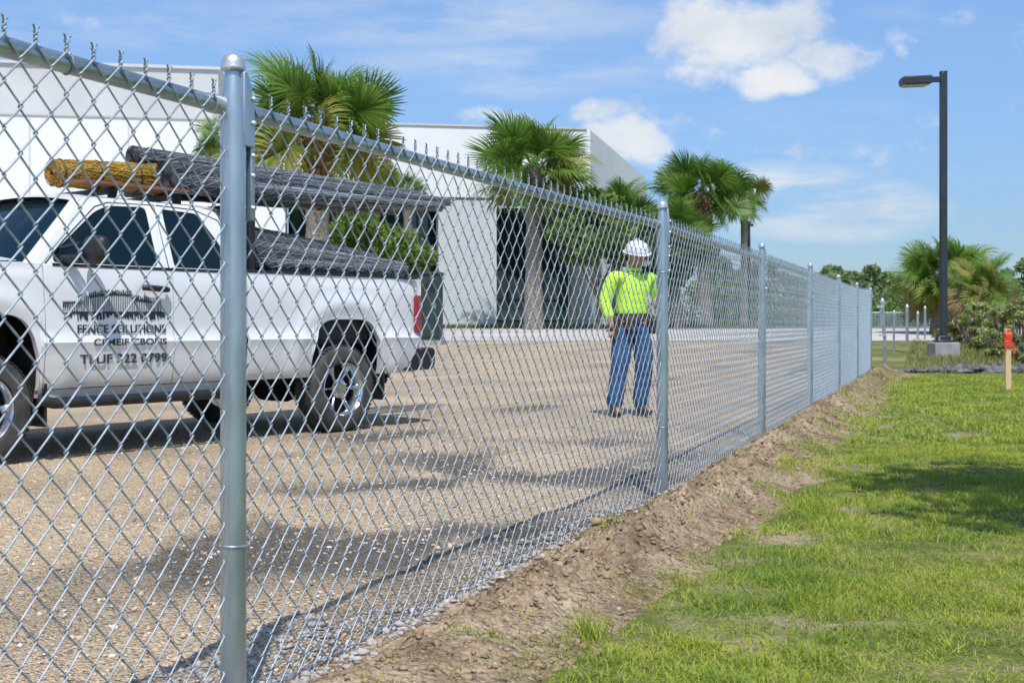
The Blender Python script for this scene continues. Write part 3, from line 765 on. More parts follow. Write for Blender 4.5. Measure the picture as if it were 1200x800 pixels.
# running boards, mud flaps
for s_ in (0, 1):
    y = -.015 if not s_ else -W + .015
    mb = MB(); mb.tube([(2.80, y + (.04 if s_ else -.04), .43), (2.70, y, .405), (1.15, y, .405), (1.05, y + (.04 if s_ else -.04), .43)], .040, 14)
    mb.build('running_board', M['black'], truck)
    mb = MB(); yy = -.16 if not s_ else -W + .16
    mb.box((2.75, yy, .43), (.02, .26, .38)); mb.build('mud_flap', M['black'], truck)
    mb = MB(); mb.box((-.62, yy, .42), (.02, .26, .32)); mb.build('mud_flap', M['black'], truck)
# greenhouse: leaning side walls cut by windows
def lean(z): return -.045 - .37 * (z - 1.372) - .10 * max(0, z - 1.8) ** 1.0
def wall_with_holes(outline, holes, yf, name, m, parent, mirror, thick=.035):
    bm = bmesh.new(); es = []
    for loop in [outline] + holes:
        vs = [bm.verts.new((p[0], 0, p[1])) for p in loop]
        es += [bm.edges.new((vs[i], vs[(i + 1) % len(vs)])) for i in range(len(vs))]
    bmesh.ops.triangle_fill(bm, use_beauty=True, use_dissolve=False, edges=es)
    for v in bm.verts: v.co.y = yf(v.co.z)
    r = bmesh.ops.extrude_face_region(bm, geom=bm.faces[:])
    for g in r['geom']:
        if isinstance(g, bmesh.types.BMVert): g.co.y -= thick
    if mirror:
        for v in bm.verts: v.co.y = -W - v.co.y
    bmesh.ops.recalc_face_normals(bm, faces=bm.faces)
    me = bpy.data.meshes.new(name); bm.to_mesh(me); bm.free(); me.materials.append(M[m])
    o = link(name, me, parent); b = o.modifiers.new('bevel', 'BEVEL'); b.width = .006; b.segments = 2; b.angle_limit = R(50)
    return o
def rounded(poly, r=.04, n=4):
    out = []
    k = len(poly)
    for i in range(k):
        p0, p, p1 = Vector(poly[i - 1]), Vector(poly[i]), Vector(poly[(i + 1) % k])
        a = (p0 - p); b = (p1 - p); rr = min(r, a.length * .45, b.length * .45); a = p + a.normalized() * rr; b = p + b.normalized() * rr
        for j in range(n + 1):
            t = j / n; q = a * (1 - t) ** 2 + p * 2 * t * (1 - t) + b * t * t; out.append((q.x, q.y))
    return out
fwin = rounded([(2.675, 1.395), (2.665, 1.46), (2.26, 1.79), (2.13, 1.845), (1.80, 1.858), (1.80, 1.395)], .045)
rwin = rounded([(1.655, 1.395), (1.655, 1.855), (1.33, 1.842), (1.17, 1.60), (1.10, 1.395)], .035)
outl = [(2.868, 1.366), (2.662, 1.575), (2.455, 1.785), (2.395, 1.85), (2.31, 1.888), (2.18, 1.903), (1.98, 1.905), (1.4, 1.905), (1.16, 1.885), (1.08, 1.82), (.975, 1.40), (.97, 1.366)]
for mi in (False, True):
    cabside = wall_with_holes(outl, [fwin, rwin], lean, 'cab_side_frame', 'paint', truck, mi)
    for nm, wv in (('front_side_window', fwin), ('rear_side_window', rwin)):
        mb = MB(); mb.prism(wv, lambda q: (q[0], (lean(q[1]) - .010) if not mi else -W - lean(q[1]) + .010, q[1]), lambda q: (q[0], (lean(q[1]) - .016) if not mi else -W - lean(q[1]) + .016, q[1]))
        mb.build(nm, M['glass'], truck, smooth=False)
        sc_ = [(1.0)]
    # dark rubber along the belt line and shut line between the doors
    mb = MB(); y = lean(1.385) + .004; y = y if not mi else -W - y
    mb.box((1.88, y, 1.380), (1.62, .012, .020)); mb.build('belt_seal', M['black'], truck)
    mb = MB(); pts_ = [(2.745, 1.385), (2.56, 1.565), (2.25, 1.83), (2.13, 1.872), (1.72, 1.883), (1.715, 1.39)]
    mb.tube([(u, (lean(z) + .001) if not mi else -W - lean(z) - .001, z) for u, z in pts_], .0045, 6)
    mb.tube([(u, (lean(z) + .001) if not mi else -W - lean(z) - .001, z) for u, z in [(1.70, 1.883), (1.35, 1.875), (1.13, 1.80), (1.02, 1.39)]], .0045, 6)
    mb.build('door_gap_seal', M['black'], truck)
def roof_f(s, t):
    u = .98 + 1.42 * s; e = abs(2 * t - 1); yb = lean(1.905)
    fr = 1 - max(0, (s - .80) / .20) ** 2 * .25 - max(0, (.10 - s) / .10) ** 2 * .4
    z = 1.895 + .072 * (1 - e ** 2.6) * fr - .030 * max(0, (s - .86) / .14) ** 1.5 - .06 * max(0, (.07 - s) / .07) ** 1.5
    y = yb + (-W - 2 * yb) * t
    u += .085 * (1 - e * e) * max(0, (s - .6) / .4) ** 2
    return (u, y, z)
mb = MB(); mb.grid(roof_f, 26, 22, True); ro = mb.build('roof', M['paint'], truck)
# windscreen and rear window: curved sheets
def ws(s, t):
    e = 2 * t - 1; s *= 1.10
    u = 2.86 - .47 * s + .16 * (1 - e * e) * (1 - .45 * s); z = 1.375 + .475 * s
    yb = lean(z) - .075; y = yb + (-W - 2 * yb) * t
    return (u, y, z)
mb = MB(); mb.grid(ws, 10, 16); wso = mb.build('windscreen', M['glass'], truck)
for mi in (0, 1):
    mb = MB(); L2 = []
    for s in np.linspace(-.05, 1.06, 10):
        e = 1.0; u = 2.86 - .47 * s; z = 1.375 + .475 * s; y1 = lean(z) - .002; y2 = lean(z) - .082
        f = (lambda y: y) if not mi else (lambda y: -W - y)
        L2 += [(u - .005, f(y1), z), (u + .035, f(y1 - .03), z + .01), (u + .022, f(y2), z + .004)]
    fs = []
    for i in range(9):
        for j in range(2): a = i * 3 + j; fs.append((a, a + 3, a + 4, a + 1))
    mb.add(L2, fs); mb.build('windscreen_pillar', M['paint'], truck)
mb = MB(); mb.grid(lambda s, t: (1.0 + .09 * s - .05, -.16 + (-W + .32) * t, 1.37 + .50 * s), 6, 8, True); mb.build('cab_back_panel', M['paint'], truck)
mb = MB(); mb.box((1.0, -W / 2, 1.62), (.03, 1.1, .34), Matrix.Rotation(R(10), 3, 'Y')); mb.build('rear_window', M['glass'], truck)
mb = MB(); mb.box((2.88, -W / 2, 1.365), (.16, W - .36, .03)); mb.build('cowl', M['black'], truck)
# hood and front end
def hood(s, t):
    u = 2.93 + 1.12 * s; e = 2 * t - 1
    edge = side_y(u, 1.30) - .055; y = edge + (-W - 2 * edge) * t
    z = 1.40 - .16 * smooth01(s) * .9 - .10 * s ** 6 + .055 * (1 - abs(e) ** 3.0) + .014 * math.exp(-((abs(e) - .55) / .10) ** 2)
    return (u + .10 * (1 - e * e) * s, y, z)
mb = MB(); mb.grid(hood, 18, 24, True); mb.build('hood', M['paint'], truck)
mb = MB(); mb.prism([(-.25, .86), (-.25, 1.20), (-W + .25, 1.20), (-W + .25, .86)], lambda q: (4.10, q[0], q[1]), lambda q: (3.9, q[0], q[1])); gr = mb.build('grille', M['black'], truck)
for k in range(4):
    mb = MB(); mb.box((4.115, -W / 2, .91 + k * .08), (.02, W - .56, .022)); mb.build('grille_bar', M['chrome'], gr)
for y in (-.20, -W + .20):
    mb = MB(); mb.box((3.99, y, 1.06), (.16, .24, .22)); mb.build('headlight', M['glass'], truck, bevel=.03)
mb = MB(); mb.prism([(4.0, .50), (4.0, .80), (4.20, .80), (4.24, .74), (4.24, .56), (4.18, .50)], lambda q: (q[0], -.07, q[1]), lambda q: (q[0], -W + .07, q[1])); mb.box((3.85, -.11, .66), (.5, .05, .24)); mb.box((3.85, -W + .11, .66), (.5, .05, .24))
mb.build('front_bumper', M['chrome'], truck, bevel=.03)
# door furniture, lettering and emblem on the near front door
for mi in (False, True):
    f = (lambda y: y) if not mi else (lambda y: -W - y)
    mb = MB(); mb.tube([(1.985, f(.006), 1.232), (1.965, f(.030), 1.232), (1.80, f(.032), 1.222), (1.765, f(.008), 1.220)], [.022, .024, .024, .020], 10)
    mb.build('door_handle', M['black'], doors[mi])
    mb = MB(); mb.tube([(2.60, f(-.06), 1.42), (2.56, f(.10), 1.43)], [.035, .025], 10); mb.tube([(2.60, f(-.08), 1.50), (2.56, f(.10), 1.53)], .014, 8)
    def mirror_shape(s, t):
        a = 2 * math.pi * t; r = math.sin(math.pi * min(max(s, .0), 1)) ** .45
        sx_ = abs(math.cos(a)) ** .55 * math.copysign(1, math.cos(a)); sz_ = abs(math.sin(a)) ** .55 * math.copysign(1, math.sin(a))
        return (2.47 + .075 * (2 * s - 1) * 1.0 + 0, f(.150 + .125 * r * sx_), 1.485 + .105 * r * sz_)
    mb.grid(mirror_shape, 10, 24); mb.build('wing_mirror', M['black'], doors[mi])
def text(body, u_left, u_right, z, h, parent, m, yoff=.012, shear=0.0):
    cu = bpy.data.curves.new('door_lettering', 'FONT'); cu.body = body; cu.size = 1; cu.extrude = .002; cu.offset = .012; cu.shear = shear
    o = bpy.data.objects.new('door_lettering', cu); C.objects.link(o); o.parent = parent; cu.materials.append(M[m])
    bpy.context.view_layer.update(); w = max(o.dimensions.x, 1e-3)
    o.scale = ((u_left - u_right) / w, h / .72, 1.0); o.rotation_euler = (R(90), 0, R(180))
    o.location = (u_left, yoff, z)
    me = bpy.data.meshes.new_from_object(o); o2 = link('door_lettering', me, parent); o2.location = o.location; o2.rotation_euler = o.rotation_euler; o2.scale = o.scale
    bpy.data.objects.remove(o); return o2
D = doors[False]
text('FENCE SOLUTIONS', 2.52, 1.775, .895, .062, D, 'ink', -.012)
text('CEMEIF CBONS', 2.40, 1.78, .805, .050, D, 'ink', .010)
text('TLUF 322 0799', 2.50, 1.765, .675, .068, D, 'ink', -.004)
mb = MB(); er = random.Random(3)
K = 1 / 7.27
def emb(x0, y0, x1, y1, w):
    """a stroke of the painted emblem: two ends in the enlarged view of the door"""
    def q(x, y):
        px, py = 60 + x * K, 330 + y * K; r = (px - 600) / 1400
        u = (-1.54 - 10.5 * r) / (.617 - .787 * r) ; Y = 10.5 - .787 * u
        return Vector((u, 0, .97 + (378 - py) * Y / 1400))
    a, b = q(x0, y0), q(x1, y1); d = (b - a); L_ = d.length; n = Vector((-d.z, 0, d.x)).normalized() * w / 2
    zc = (a + b) / 2; y = side_y(2.2, 1.1)
    vs = [a - n, b - n, b + n, a + n]
    mb.prism([(v.x, v.z) for v in vs], lambda p: (p[0], y + .0045, p[1]), lambda p: (p[0], y - .002, p[1]))
def arc_y(x): return 128 - 60 * math.exp(-((x - 560) / 300) ** 2) + (40 if x < 290 else 0) + 30 * (x > 700)
for x in range(120, 960, 15):
    t = arc_y(x); j = er.uniform(-10, 12)
    emb(x, t + j + 20, x + er.uniform(-3, 3), 250 + er.uniform(-6, 18), .0032)
for x in range(130, 980, 9):
    if er.random() < .85: emb(x, 262, x + 4, 290 + er.uniform(-8, 44), .0062)
for a_, b_ in ((190, 400), (450, 620), (640, 800), (810, 960)): emb(a_, 262, b_, 264, .016)
for x in range(340, 860, 16): emb(x, arc_y(x) + 36 + er.uniform(-6, 6), x + 18, arc_y(x + 18) + 36 + er.uniform(-6, 6), .0085); emb(x, arc_y(x) + 4 + er.uniform(-12, 8), x + 3, arc_y(x) + 50, .0065)
for x in range(115, 265, 16): emb(x, 178, x + 16, 174, .006); emb(x, 165, x, 215, .005)
mb.build('door_emblem', M['ink'], D, smooth=False)
# wheels
RT = .385
def wheel(u, y, out):
    mb = MB(); w = .125
    prof = [(.235, w * .8), (.25, w), (.31, w * 1.03), (.352, w * .96), (.372, w * .82), (RT, w * .55), (RT, 0), (RT, -w * .55), (.372, -w * .82), (.352, -w * .96), (.31, -w), (.235, -w * .8), (.235, w * .8)]
    mb.lathe(prof, 56, (0, 0, 0), 'y')
    for k in range(56):                          # tread blocks
        a = 2 * math.pi * (k + .5) / 56
        for j, yy in enumerate((-.078, -.026, .026, .078)):
            aa = a + (.03 if j % 2 else -.03); rot = Matrix.Rotation(-aa, 3, 'Y')
            mb.box(rot @ Vector((RT + .002, 0, 0)) + Vector((0, yy, 0)), (.006, .040, .030), rot)
    wh = thing_part('wheel', u, y, RT)
    ty = mb.build('tyre', M['rubber'], wh)
    rm = MB()
    rm.lathe([(.238, .105), (.243, .112), (.236, .118), (.222, .100), (.205, .060), (.19, .02)], 48, (0, 0, 0), 'y')
    rm.lathe([(.0, .075), (.045, .075), (.052, .060), (.085, .055), (.09, .035)], 32, (0, 0, 0), 'y')
    for k in range(6):                           # six broad spokes
        a0 = 2 * math.pi * k / 6; pts_ = []
        def sp(s, t):
            r = .075 + .145 * s; hw = (.30 - .10 * math.sin(math.pi * s) * 1.2) * (.62 if s < .99 else .7)
            a = a0 + (2 * t - 1) * hw * (1.05 - .25 * s)
            yy = .042 + .050 * s - .022 * (2 * t - 1) ** 2
            return (r * math.cos(a), yy, r * math.sin(a))
        rm.grid(sp, 8, 6)
    rm.lathe([(.235, -.05), (.20, -.05), (.0, -.04)], 32, (0, 0, 0), 'y')
    ro_ = rm.build('rim', M['chrome'], wh)
    for k in range(6):
        nb = MB(); a = 2 * math.pi * (k + .5) / 6; nb.lathe([(0, .082), (.009, .080), (.011, .05)], 6, (.068 * math.cos(a), 0, .068 * math.sin(a)), 'y')
        nb.build('lug_nut', M['chrome'], wh)
    dk = MB(); dk.lathe([(.0, .0), (.19, .0), (.19, -.02), (0, -.02)], 24, (0, 0, 0), 'y'); dk.build('brake_disc', M['void'], wh)
    if out < 0: wh.rotation_euler = (0, 0, math.pi)
    return wh
def thing_part(name, u, y, z):
    o = bpy.data.objects.new(name, None); C.objects.link(o); o.parent = truck; o.location = (u, y, z); return o
wheel(-.12, -.15, 1); wheel(3.22, -.15, 1); wheel(-.12, -W + .15, -1); wheel(3.22, -W + .15, -1)
# rack that carries the rolls
mb = MB()
for u, z0 in ((1.90, 1.94), (1.30, 1.95)): mb.box((u, -.88, 2.00), (.05, .8, .05)); mb.box((u, -.52, 1.965), (.06, .05, .06)); mb.box((u, -1.24, 1.965), (.06, .05, .06))
mb.box((.86, -W / 2, 1.93), (.06, W - .16, .06))
for y in (-.12, -W + .12): mb.box((.86, y, 1.65), (.06, .05, .56)); mb.tube([(.86, y, 1.55), (.62, y, 1.40)], .02, 8)
mb.build('ladder_rack', M['black'], truck, bevel=.006)

# rolls of fence wire: their own things, lying on the rack and in the bed
def roll(label, p0, p1, r0, r1, m1, m2, sag=.0, n=46, strands=70, group=None, wob=.02, mesh_like=False):
    a, b = Vector(p0), Vector(p1); mid = (a + b) / 2
    t = thing('wire_mesh_roll', label, 'wire roll', truck.matrix_basis @ Vector((0, 0, 0)), 0, group)
    mw = Matrix.Translation((-1.54, 10.5, 0)) @ Matrix.Rotation(TA, 4, 'Z')
    t.matrix_world = mw @ Matrix.Translation(a)
    d = (b - a); L_ = d.length; d.normalize(); e1 = Vector((0, 1, 0)); e2 = d.cross(e1).normalized()
    if e2.z < 0: e2 = -e2
    rr = random.Random(int(abs(p0[0] * 100)) + int(p0[2] * 77))
    sd_ = rr.random() * 50
    def pt(s, ang, k=1.0):
        r = (r0 + (r1 - r0) * s) * k
        q = d * (L_ * s) + e1 * math.cos(ang) * r * (1 + wob * 3 * nz(math.cos(ang) * 1.5 + sd_, math.sin(ang) * 1.5, s * 2.5, 3)) + e2 * math.sin(ang) * r * (1 + wob * 3 * nz(math.cos(ang) * 1.5, math.sin(ang) * 1.5 + sd_, s * 2.5, 3))
        q.z -= sag * 4 * s * (s - 1) * -1 if False else sag * (s * s)
        return q
    mb = MB(); mb.grid(lambda s, t_: pt(s, 2 * math.pi * t_), n, 26)
    for s_, fl in ((0, 1), (1, 0)):             # spiral ends
        for k in range(5):
            mb.tube([pt(s_, a_, 1 - .18 * k) + d * (.012 if s_ else -.012) for a_ in np.linspace(0, 2 * math.pi, 15)], .006, 4, False)
        mb.add([pt(s_, a_, .97) + d * (-.01 if s_ else .01) for a_ in np.linspace(0, 2 * math.pi, 14)[:-1]], [tuple(range(13))])
    mb.build('roll_core', M[m1], t)
    st = MB()
    for k in range(strands):
        a0 = rr.uniform(0, 6.28); s0 = rr.uniform(-.015, .5); s1 = min(1.02, s0 + rr.uniform(.3, .9)); drift = rr.uniform(-.7, .7)
        ns = 16; ph = rr.uniform(0, 6)
        st.tube([pt(s0 + (s1 - s0) * i / ns, a0 + drift * i / ns + .05 * math.sin(i * 1.7 + ph), 1.0 + .035 * math.sin(i * .9 + ph) + .01) for i in range(ns + 1)], rr.uniform(.0018, .004), 4, False)
    if mesh_like or True:                        # the fence weave itself, wound round the roll
        for sg in (1, -1):
            for k in range(9):
                a0 = 2 * math.pi * k / 9; ns = 60
                st.tube([pt(i / ns, a0 + sg * i / ns * 9.0 * L_ / 2, 1.02 + .012 * math.sin(i * 2.1 + k)) for i in range(ns + 1)], .0030, 3, False)
    for s_ in (.04, .33, .66, .93):              # tie bands
        bd = MB(); bd.tube([pt(s_, a_, 1.06) for a_ in np.linspace(0, 2 * math.pi, 19)], .006, 5, False); bd.build('tie_band', M['black'], t)
    stuff(st.build('wire_strands', M[m2], t, fix=False))
    return t
g1 = 'rolls of fence wire carried on the truck'
roll('topmost long grey wire roll on the rack, its end rising behind the ochre roll', (1.52, -.80, 2.33), (-2.10, -.90, 2.33), .085, .030, 'roll', 'strand', 0, group=g1)
roll('long grey wire roll on the near side of the rack, just under the topmost one', (1.38, -.58, 2.20), (-2.38, -.80, 2.27), .095, .040, 'roll', 'strand', 0, group=g1)
roll('longest grey wire roll in the middle of the rack, reaching past the tailgate', (1.45, -.86, 2.16), (-2.45, -1.00, 2.21), .10, .045, 'roll', 'strand', -.02, group=g1)
roll('lowest long dark wire roll on the near edge of the rack', (1.42, -.42, 2.10), (-2.05, -.62, 2.13), .080, .045, 'roll', 'strand', -.05, group=g1)
roll('dark wire roll at the far side of the rack', (1.30, -1.18, 2.15), (-1.95, -1.15, 2.18), .11, .06, 'roll', 'strand', 0, group=g1)
roll('short ochre and green coated wire roll on the cab roof', (2.28, -.72, 2.115), (1.16, -.78, 2.175), .10, .125, 'yroll', 'ystrand', 0, n=24, strands=50, group=g1, wob=.03)
roll('pale grey wire roll lying in the truck bed against the cab', (.78, -.62, 1.69), (-1.15, -.72, 1.55), .16, .11, 'roll', 'strand', 0, strands=130, group=g1)
roll('grey wire roll in the truck bed in front of the pale one', (.80, -.36, 1.56), (-1.30, -.46, 1.50), .12, .07, 'roll', 'strand', 0, strands=110, group=g1)
roll('thin grey wire roll in the truck bed beside the near rail', (.80, -.24, 1.46), (-1.05, -.26, 1.46), .06, .05, 'roll', 'strand', 0, group=g1)
o = MB(); o.box((-.28, 0, -.005), (.95, .2, .02)); pk = o.build('wooden_plank', M['plank'], None, smooth=False)
pk.matrix_world = Matrix.Translation((-1.54, 10.5, 0)) @ Matrix.Rotation(TA, 4, 'Z') @ Matrix.Translation((2.05, -.45, 2.043)); tag(pk, 'red brown plank lying on the roof rack under the ochre roll', 'plank')
# ------------------------------------------------------------------ warehouse building
CX, CY = 3.19, 48.6
BA = math.atan2(-.158, -.9875)              # local x runs left along the front
bld = thing('warehouse_building', 'large white flat roofed warehouse with a recessed glass front', 'building', (CX, CY, .76), BA)
# local: x along the front to the left, y towards the camera is +? (rotated frame), so use y<0 inside
def bx(name, c, d, m, parent=bld, bevel=0.0):
    mb = MB(); mb.box(c, d); return mb.build(name, M[m], parent, smooth=False, bevel=bevel)
HT = 8.05                                   # parapet above the building's floor
XG0, XG1 = .35, 12.2                        # the recessed glass front
FB = 5.22                                   # underside of the fascia
bx('front_wall', (XG1 + 17, -.2, HT / 2), (34, .4, HT), 'bwhite')
bx('fascia', ((XG1) / 2, -1.35, (HT + FB) / 2), (XG1 - .01, 2.69, HT - FB), 'bwhite')
bx('soffit', (XG1 / 2 + .1, -1.4, FB - .03), (XG1 - .3, 2.5, .055), 'bgrey')
bx('corner_pier', (.17, -1.35, FB / 2 - .05), (.34, 2.6, FB - .05), 'bcol')
bx('column', (5.02, -.52, FB / 2 - .04), (2.36, .9, FB - .07), 'bcol', bevel=.02)
bx('recess_side_wall', (XG1 + .1, -1.6, FB / 2), (.2, 2.4, FB), 'bwhite')
mb = MB()                                   # side wall running back, and the roof
SX, SY = 7.27 - CX, 64.8 - CY
ca, sa = math.cos(-BA), math.sin(-BA)
def loc(wx, wy): return (wx * ca - wy * sa, wx * sa + wy * ca)
far = loc(SX, SY)
mb.prism([(0.0, -.01), (0.0, -.35), (far[0] + .3, far[1] - .3), far], lambda p: (p[0], p[1], 0), lambda p: (p[0], p[1], HT - .006))
mb.build('side_wall', M['bwhite'], bld, smooth=False)
mb = MB(); mb.prism([(.2, -.3), (46, -.3), (46, far[1]), far], lambda p: (p[0], p[1], HT - .35), lambda p: (p[0], p[1], HT - .5)); mb.build('roof', M['bgrey'], bld, smooth=False)
bx('parapet_cap', (23.2, -.2, HT + .03), (46.1, .5, .07), 'bgrey')
bx('upper_block', (31.4, -9, 5.3), (32.8, 12, 10.6), 'bgrey')
bx('upper_block_coping', (31.4, -9, 10.66), (33.0, 12.2, .12), 'bcol')
for k in range(9):                          # shallow joints in the render
    x = 14.5 + k * 3.6; bx('wall_joint', (x, .004, HT / 2), (.05, .02, HT - .1), 'bgrey')
for x in (4.1, 8.1): bx('fascia_joint', (x, .004, (HT + FB) / 2), (.04, .02, HT - FB - .1), 'bgrey')
fr = bx('storefront_frame', (XG1 / 2 + .2, -2.52, .12), (XG1 - .5, .1, .24), 'mull')
zs = [.26, 1.15, 2.45, 3.75, FB - .12]
cols = [.45 + i * (XG1 - .7) / 9 for i in range(10)]
pane_me = {}
for i, x in enumerate(cols): bx('mullion', (x, -2.46, FB / 2), (.085, .14, FB - .1), 'mull', fr)
for z in zs[1:-1]: bx('transom', (XG1 / 2 + .1, -2.47, z), (XG1 - .7, .11, .08), 'mull', fr)
for i in range(9):
    for j in range(4):
        w_, h_ = cols[i + 1] - cols[i] - .09, zs[j + 1] - zs[j] - .08
        if j not in pane_me:
            q = MB(); q.box((0, 0, 0), (w_, .03, h_)); pane_me[j] = q.mesh('pane', M['bglass'], False)
        o = link('pane', pane_me[j], bld); o.location = ((cols[i] + cols[i + 1]) / 2, -2.50, (zs[j] + zs[j + 1]) / 2)
bx('interior_dark_wall', (XG1 / 2, -4.5, FB / 2), (XG1, .1, FB), 'mull')
# ------------------------------------------------------------------ parking lot lamp
def at_ground(px, y): v = Vector(((px - 600) / FPX * y, y, base_h(y))); return v
LY = 27.0; g = at_ground(1105.5, LY)
lamp = thing('lamp_post', 'tall dark square lamp post with one flat head on a concrete block', 'lamp post', g)
ztop = EYE + 293 / FPX * LY - g.z
mb = MB(); mb.box((0, 0, .12), (.56, .56, .42)); bl = mb.build('concrete_base', M['concrete'], lamp, bevel=.02)
mb = MB(); mb.box((0, 0, .36), (.37, .37, .05)); mb.box((0, 0, .43), (.27, .27, .10)); mb.build('base_cover', M['lamp'], lamp, bevel=.015)
mb = MB()
for a, b in ((-.14, -.14), (.14, -.14), (-.14, .14), (.14, .14)): mb.lathe([(0, .45), (.016, .45), (.016, .38)], 6, (a, b, 0))
mb.build('anchor_bolts', M['galv_cap'], lamp)
mb = MB(); mb.box((0, 0, ztop / 2 + .2), (.145, .145, ztop - .4)); mb.box((0, 0, ztop + .01), (.155, .155, .03)); mb.build('pole', M['lamp'], lamp, bevel=.015)
mb = MB(); mb.box((-.20, 0, ztop - .16), (.30, .09, .12)); mb.build('arm', M['lamp'], lamp, bevel=.01)
mb = MB(); mb.prism([(-.30, .08), (-.30, -.10), (-.95, -.13), (-.97, -.02), (-.93, .06)], lambda p: (p[0], -.17, ztop - .17 + p[1]), lambda p: (p[0], .17, ztop - .17 + p[1])); hd = mb.build('lamp_head', M['lamp'], lamp, bevel=.02)
mb = MB(); mb.box((-.66, 0, ztop - .305), (.52, .26, .03), Matrix.Rotation(R(-2.6), 3, 'Y')); mb.build('lamp_lens', M['lens'], hd)
# second, slimmer pole beyond the lot
g = at_ground(876, 52); zt = EYE + (HOR - 259) / FPX * 52 - g.z
sp = thing('utility_pole', 'slim dark pole with a short crossbar under the small palm crown', 'pole', g)
mb = MB(); mb.tube([(0, 0, -.1), (0, 0, zt)], [.17, .12], 12); mb.build('pole', M['lamp'], sp)
mb = MB(); mb.box((0, 0, zt - .18), (.52, .10, .10)); mb.lathe([(0, zt - .02), (.15, zt - .03), (.17, zt - .1), (.13, zt - .2)], 12); mb.build('crossbar', M['lamp'], sp)
# ------------------------------------------------------------------ survey stake
g = ground(1181, 457)
st = thing('survey_stake', 'pale wooden survey stake wrapped with orange red tape in the lawn', 'stake', g, .3)
hh = 72 / FPX * g.y
mb = MB(); mb.prism([(-.045, -.1), (-.045, hh - .02), (-.03, hh), (.035, hh), (.045, hh - .03), (.045, -.1)], lambda p: (p[0], -.02, p[1]), lambda p: (p[0], .02, p[1])); mb.build('shaft', M['wood'], st, smooth=False, bevel=.004)
mb = MB()
for k in range(7): mb.tube([(.056 * math.cos(a) + .004 * math.sin(3 * a + k), .036 * math.sin(a), hh - .24 + .028 * k + .012 * math.sin(a + k)) for a in np.linspace(0, 6.283, 13)],   .013, 6, False)
mb.add([(.045, -.03, hh - .22), (.085, -.05, hh - .26), (.10, -.03, hh - .36), (.06, -.04, hh - .34)], [(0, 1, 2, 3)])
mb.add([(-.045, -.03, hh - .18), (-.08, -.05, hh - .25), (-.075, -.04, hh - .38), (-.045, -.04, hh - .30)], [(0, 1, 2, 3)])
mb.build('flagging_tape', M['tape'], st)
mb = MB(); mb.box((0, -.021, hh - .03), (.07, .006, .05)); mb.build('stake_top_paint', M['tape'], st)
# ------------------------------------------------------------------ grey rubble edging at the end of the lawn
mb = MB(); xs0, xs1 = 6.95, 26.0
def edge_f(s, t):
    x = xs0 + (xs1 - xs0) * s; a = math.pi * t; n_ = nz(x * 1.4, a * 1.2, 4.0, 4); n2_ = nz(x * 5, a * 3, 8.0, 3)
    r = .17 * (1 + .35 * n_ + .40 * n2_) * min(1, 8 * s + .3)
    y = 22.15 + .018 * (x - 7)
    return (x, y - 1.25 * r * math.cos(a), base_h(y) - .02 + 1.0 * r * math.sin(a))
mb.grid(edge_f, 420, 14); eg = mb.build('rubble_edging', M['slate'], None); tag(eg, 'low lumpy grey rubble edging across the far end of the lawn', 'edging')
# ------------------------------------------------------------------ unfinished posts past the gate gap, and the fence across the road
gp = 'unfinished posts beyond the end of the long fence'
def bare_post(label, px, pt, pb, w, bent=False, cap=True):
    g = ground(px, pb); o = thing('fence_post', label, 'fence post', g, 0, gp); hh = (pb - pt) / FPX * g.y - .06; r = w * .4
    pts_ = [(0, 0, -.1), (0, 0, hh * .4), (-.03 if bent else 0, 0, hh * .68), (-.05 if bent else 0, 0, hh)]
    mb = MB(); mb.tube(pts_, r, 12); mb.build('pipe', M['galv'], o)
    mb = MB(); x = pts_[-1][0]; mb.lathe([(r * 1.15, hh - .02), (r * 1.2, hh + .02), (r * .8, hh + .05), (r * .3, hh + .075), (0, hh + .08)], 12, (x, 0, 0)); mb.build('post_cap', M['galv_cap'], o)
    if bent:
        mb = MB(); mb.box((x - .04, 0, hh - .09), (.14, .08, .05)); mb.box((x + .01, 0, hh * .5), (.12, .1, .03)); mb.build('latch', M['galv_cap'], o)
bare_post('slightly bent post with a latch, first beyond the fence end', 1037, 350, 432, .085, True)
bare_post('thin short bare post between the bent one and the thicker one', 1047.5, 364, 414, .06)
bare_post('thickest of the bare posts behind the bent latch post', 1063, 357, 405, .10)
bare_post('bare post midway between the thickest post and the lamp', 1075.5, 365, 398, .09)
bare_post('short bare post nearest the lamp post', 1084, 359, 398, .08)
ff = thing('boundary_fence', 'distant pale chain link fence standing across the road', 'fence', (16.0, 47.5, base_h(47)))
mb = MB(); x0, x1 = at(1016, 0, 47.5).x - 16, at(1128, 0, 47.5).x - 16; fh = .62
mb.tube([(x0, 0, fh), (x1, 0, fh)], .015, 6)
ff_r = mb.build('top_rail', M['wire_far'], ff)
k = 0; xx = x0
while xx <= x1 + .01:
    m2 = MB(); m2.tube([(xx, 0, -.1), (xx, 0, fh + (.16 if k % 2 else .05))], .045, 8); m2.build('post', M['galv'], ff); xx += (x1 - x0) / 7; k += 1
mb = MB(); c = .06; n = int((x1 - x0) / c)
for i in range(n):
    pts_ = [(x0 + c * (i + ((j + i) % 2)), 0, .0 + .062 * j) for j in range(11)]
    mb.tube(pts_, .017, 3, False)
stuff(mb.build('chain_link_fabric', M['wire_far'], ff, fix=False))
# a white sign board at the right end of that fence
g = at_ground(1113, 46.9)
sg_ = thing('sign_board', 'small blank white board on posts beside the distant fence', 'sign', g)
mb = MB(); mb.box((0, 0, .42), (.55, .05, .62)); mb.build('board', M['bwhite'], sg_, bevel=.01)
for x in (-.2, .2): mb = MB(); mb.box((x, .04, .2), (.05, .05, .6)); mb.build('post', M['galv'], sg_)
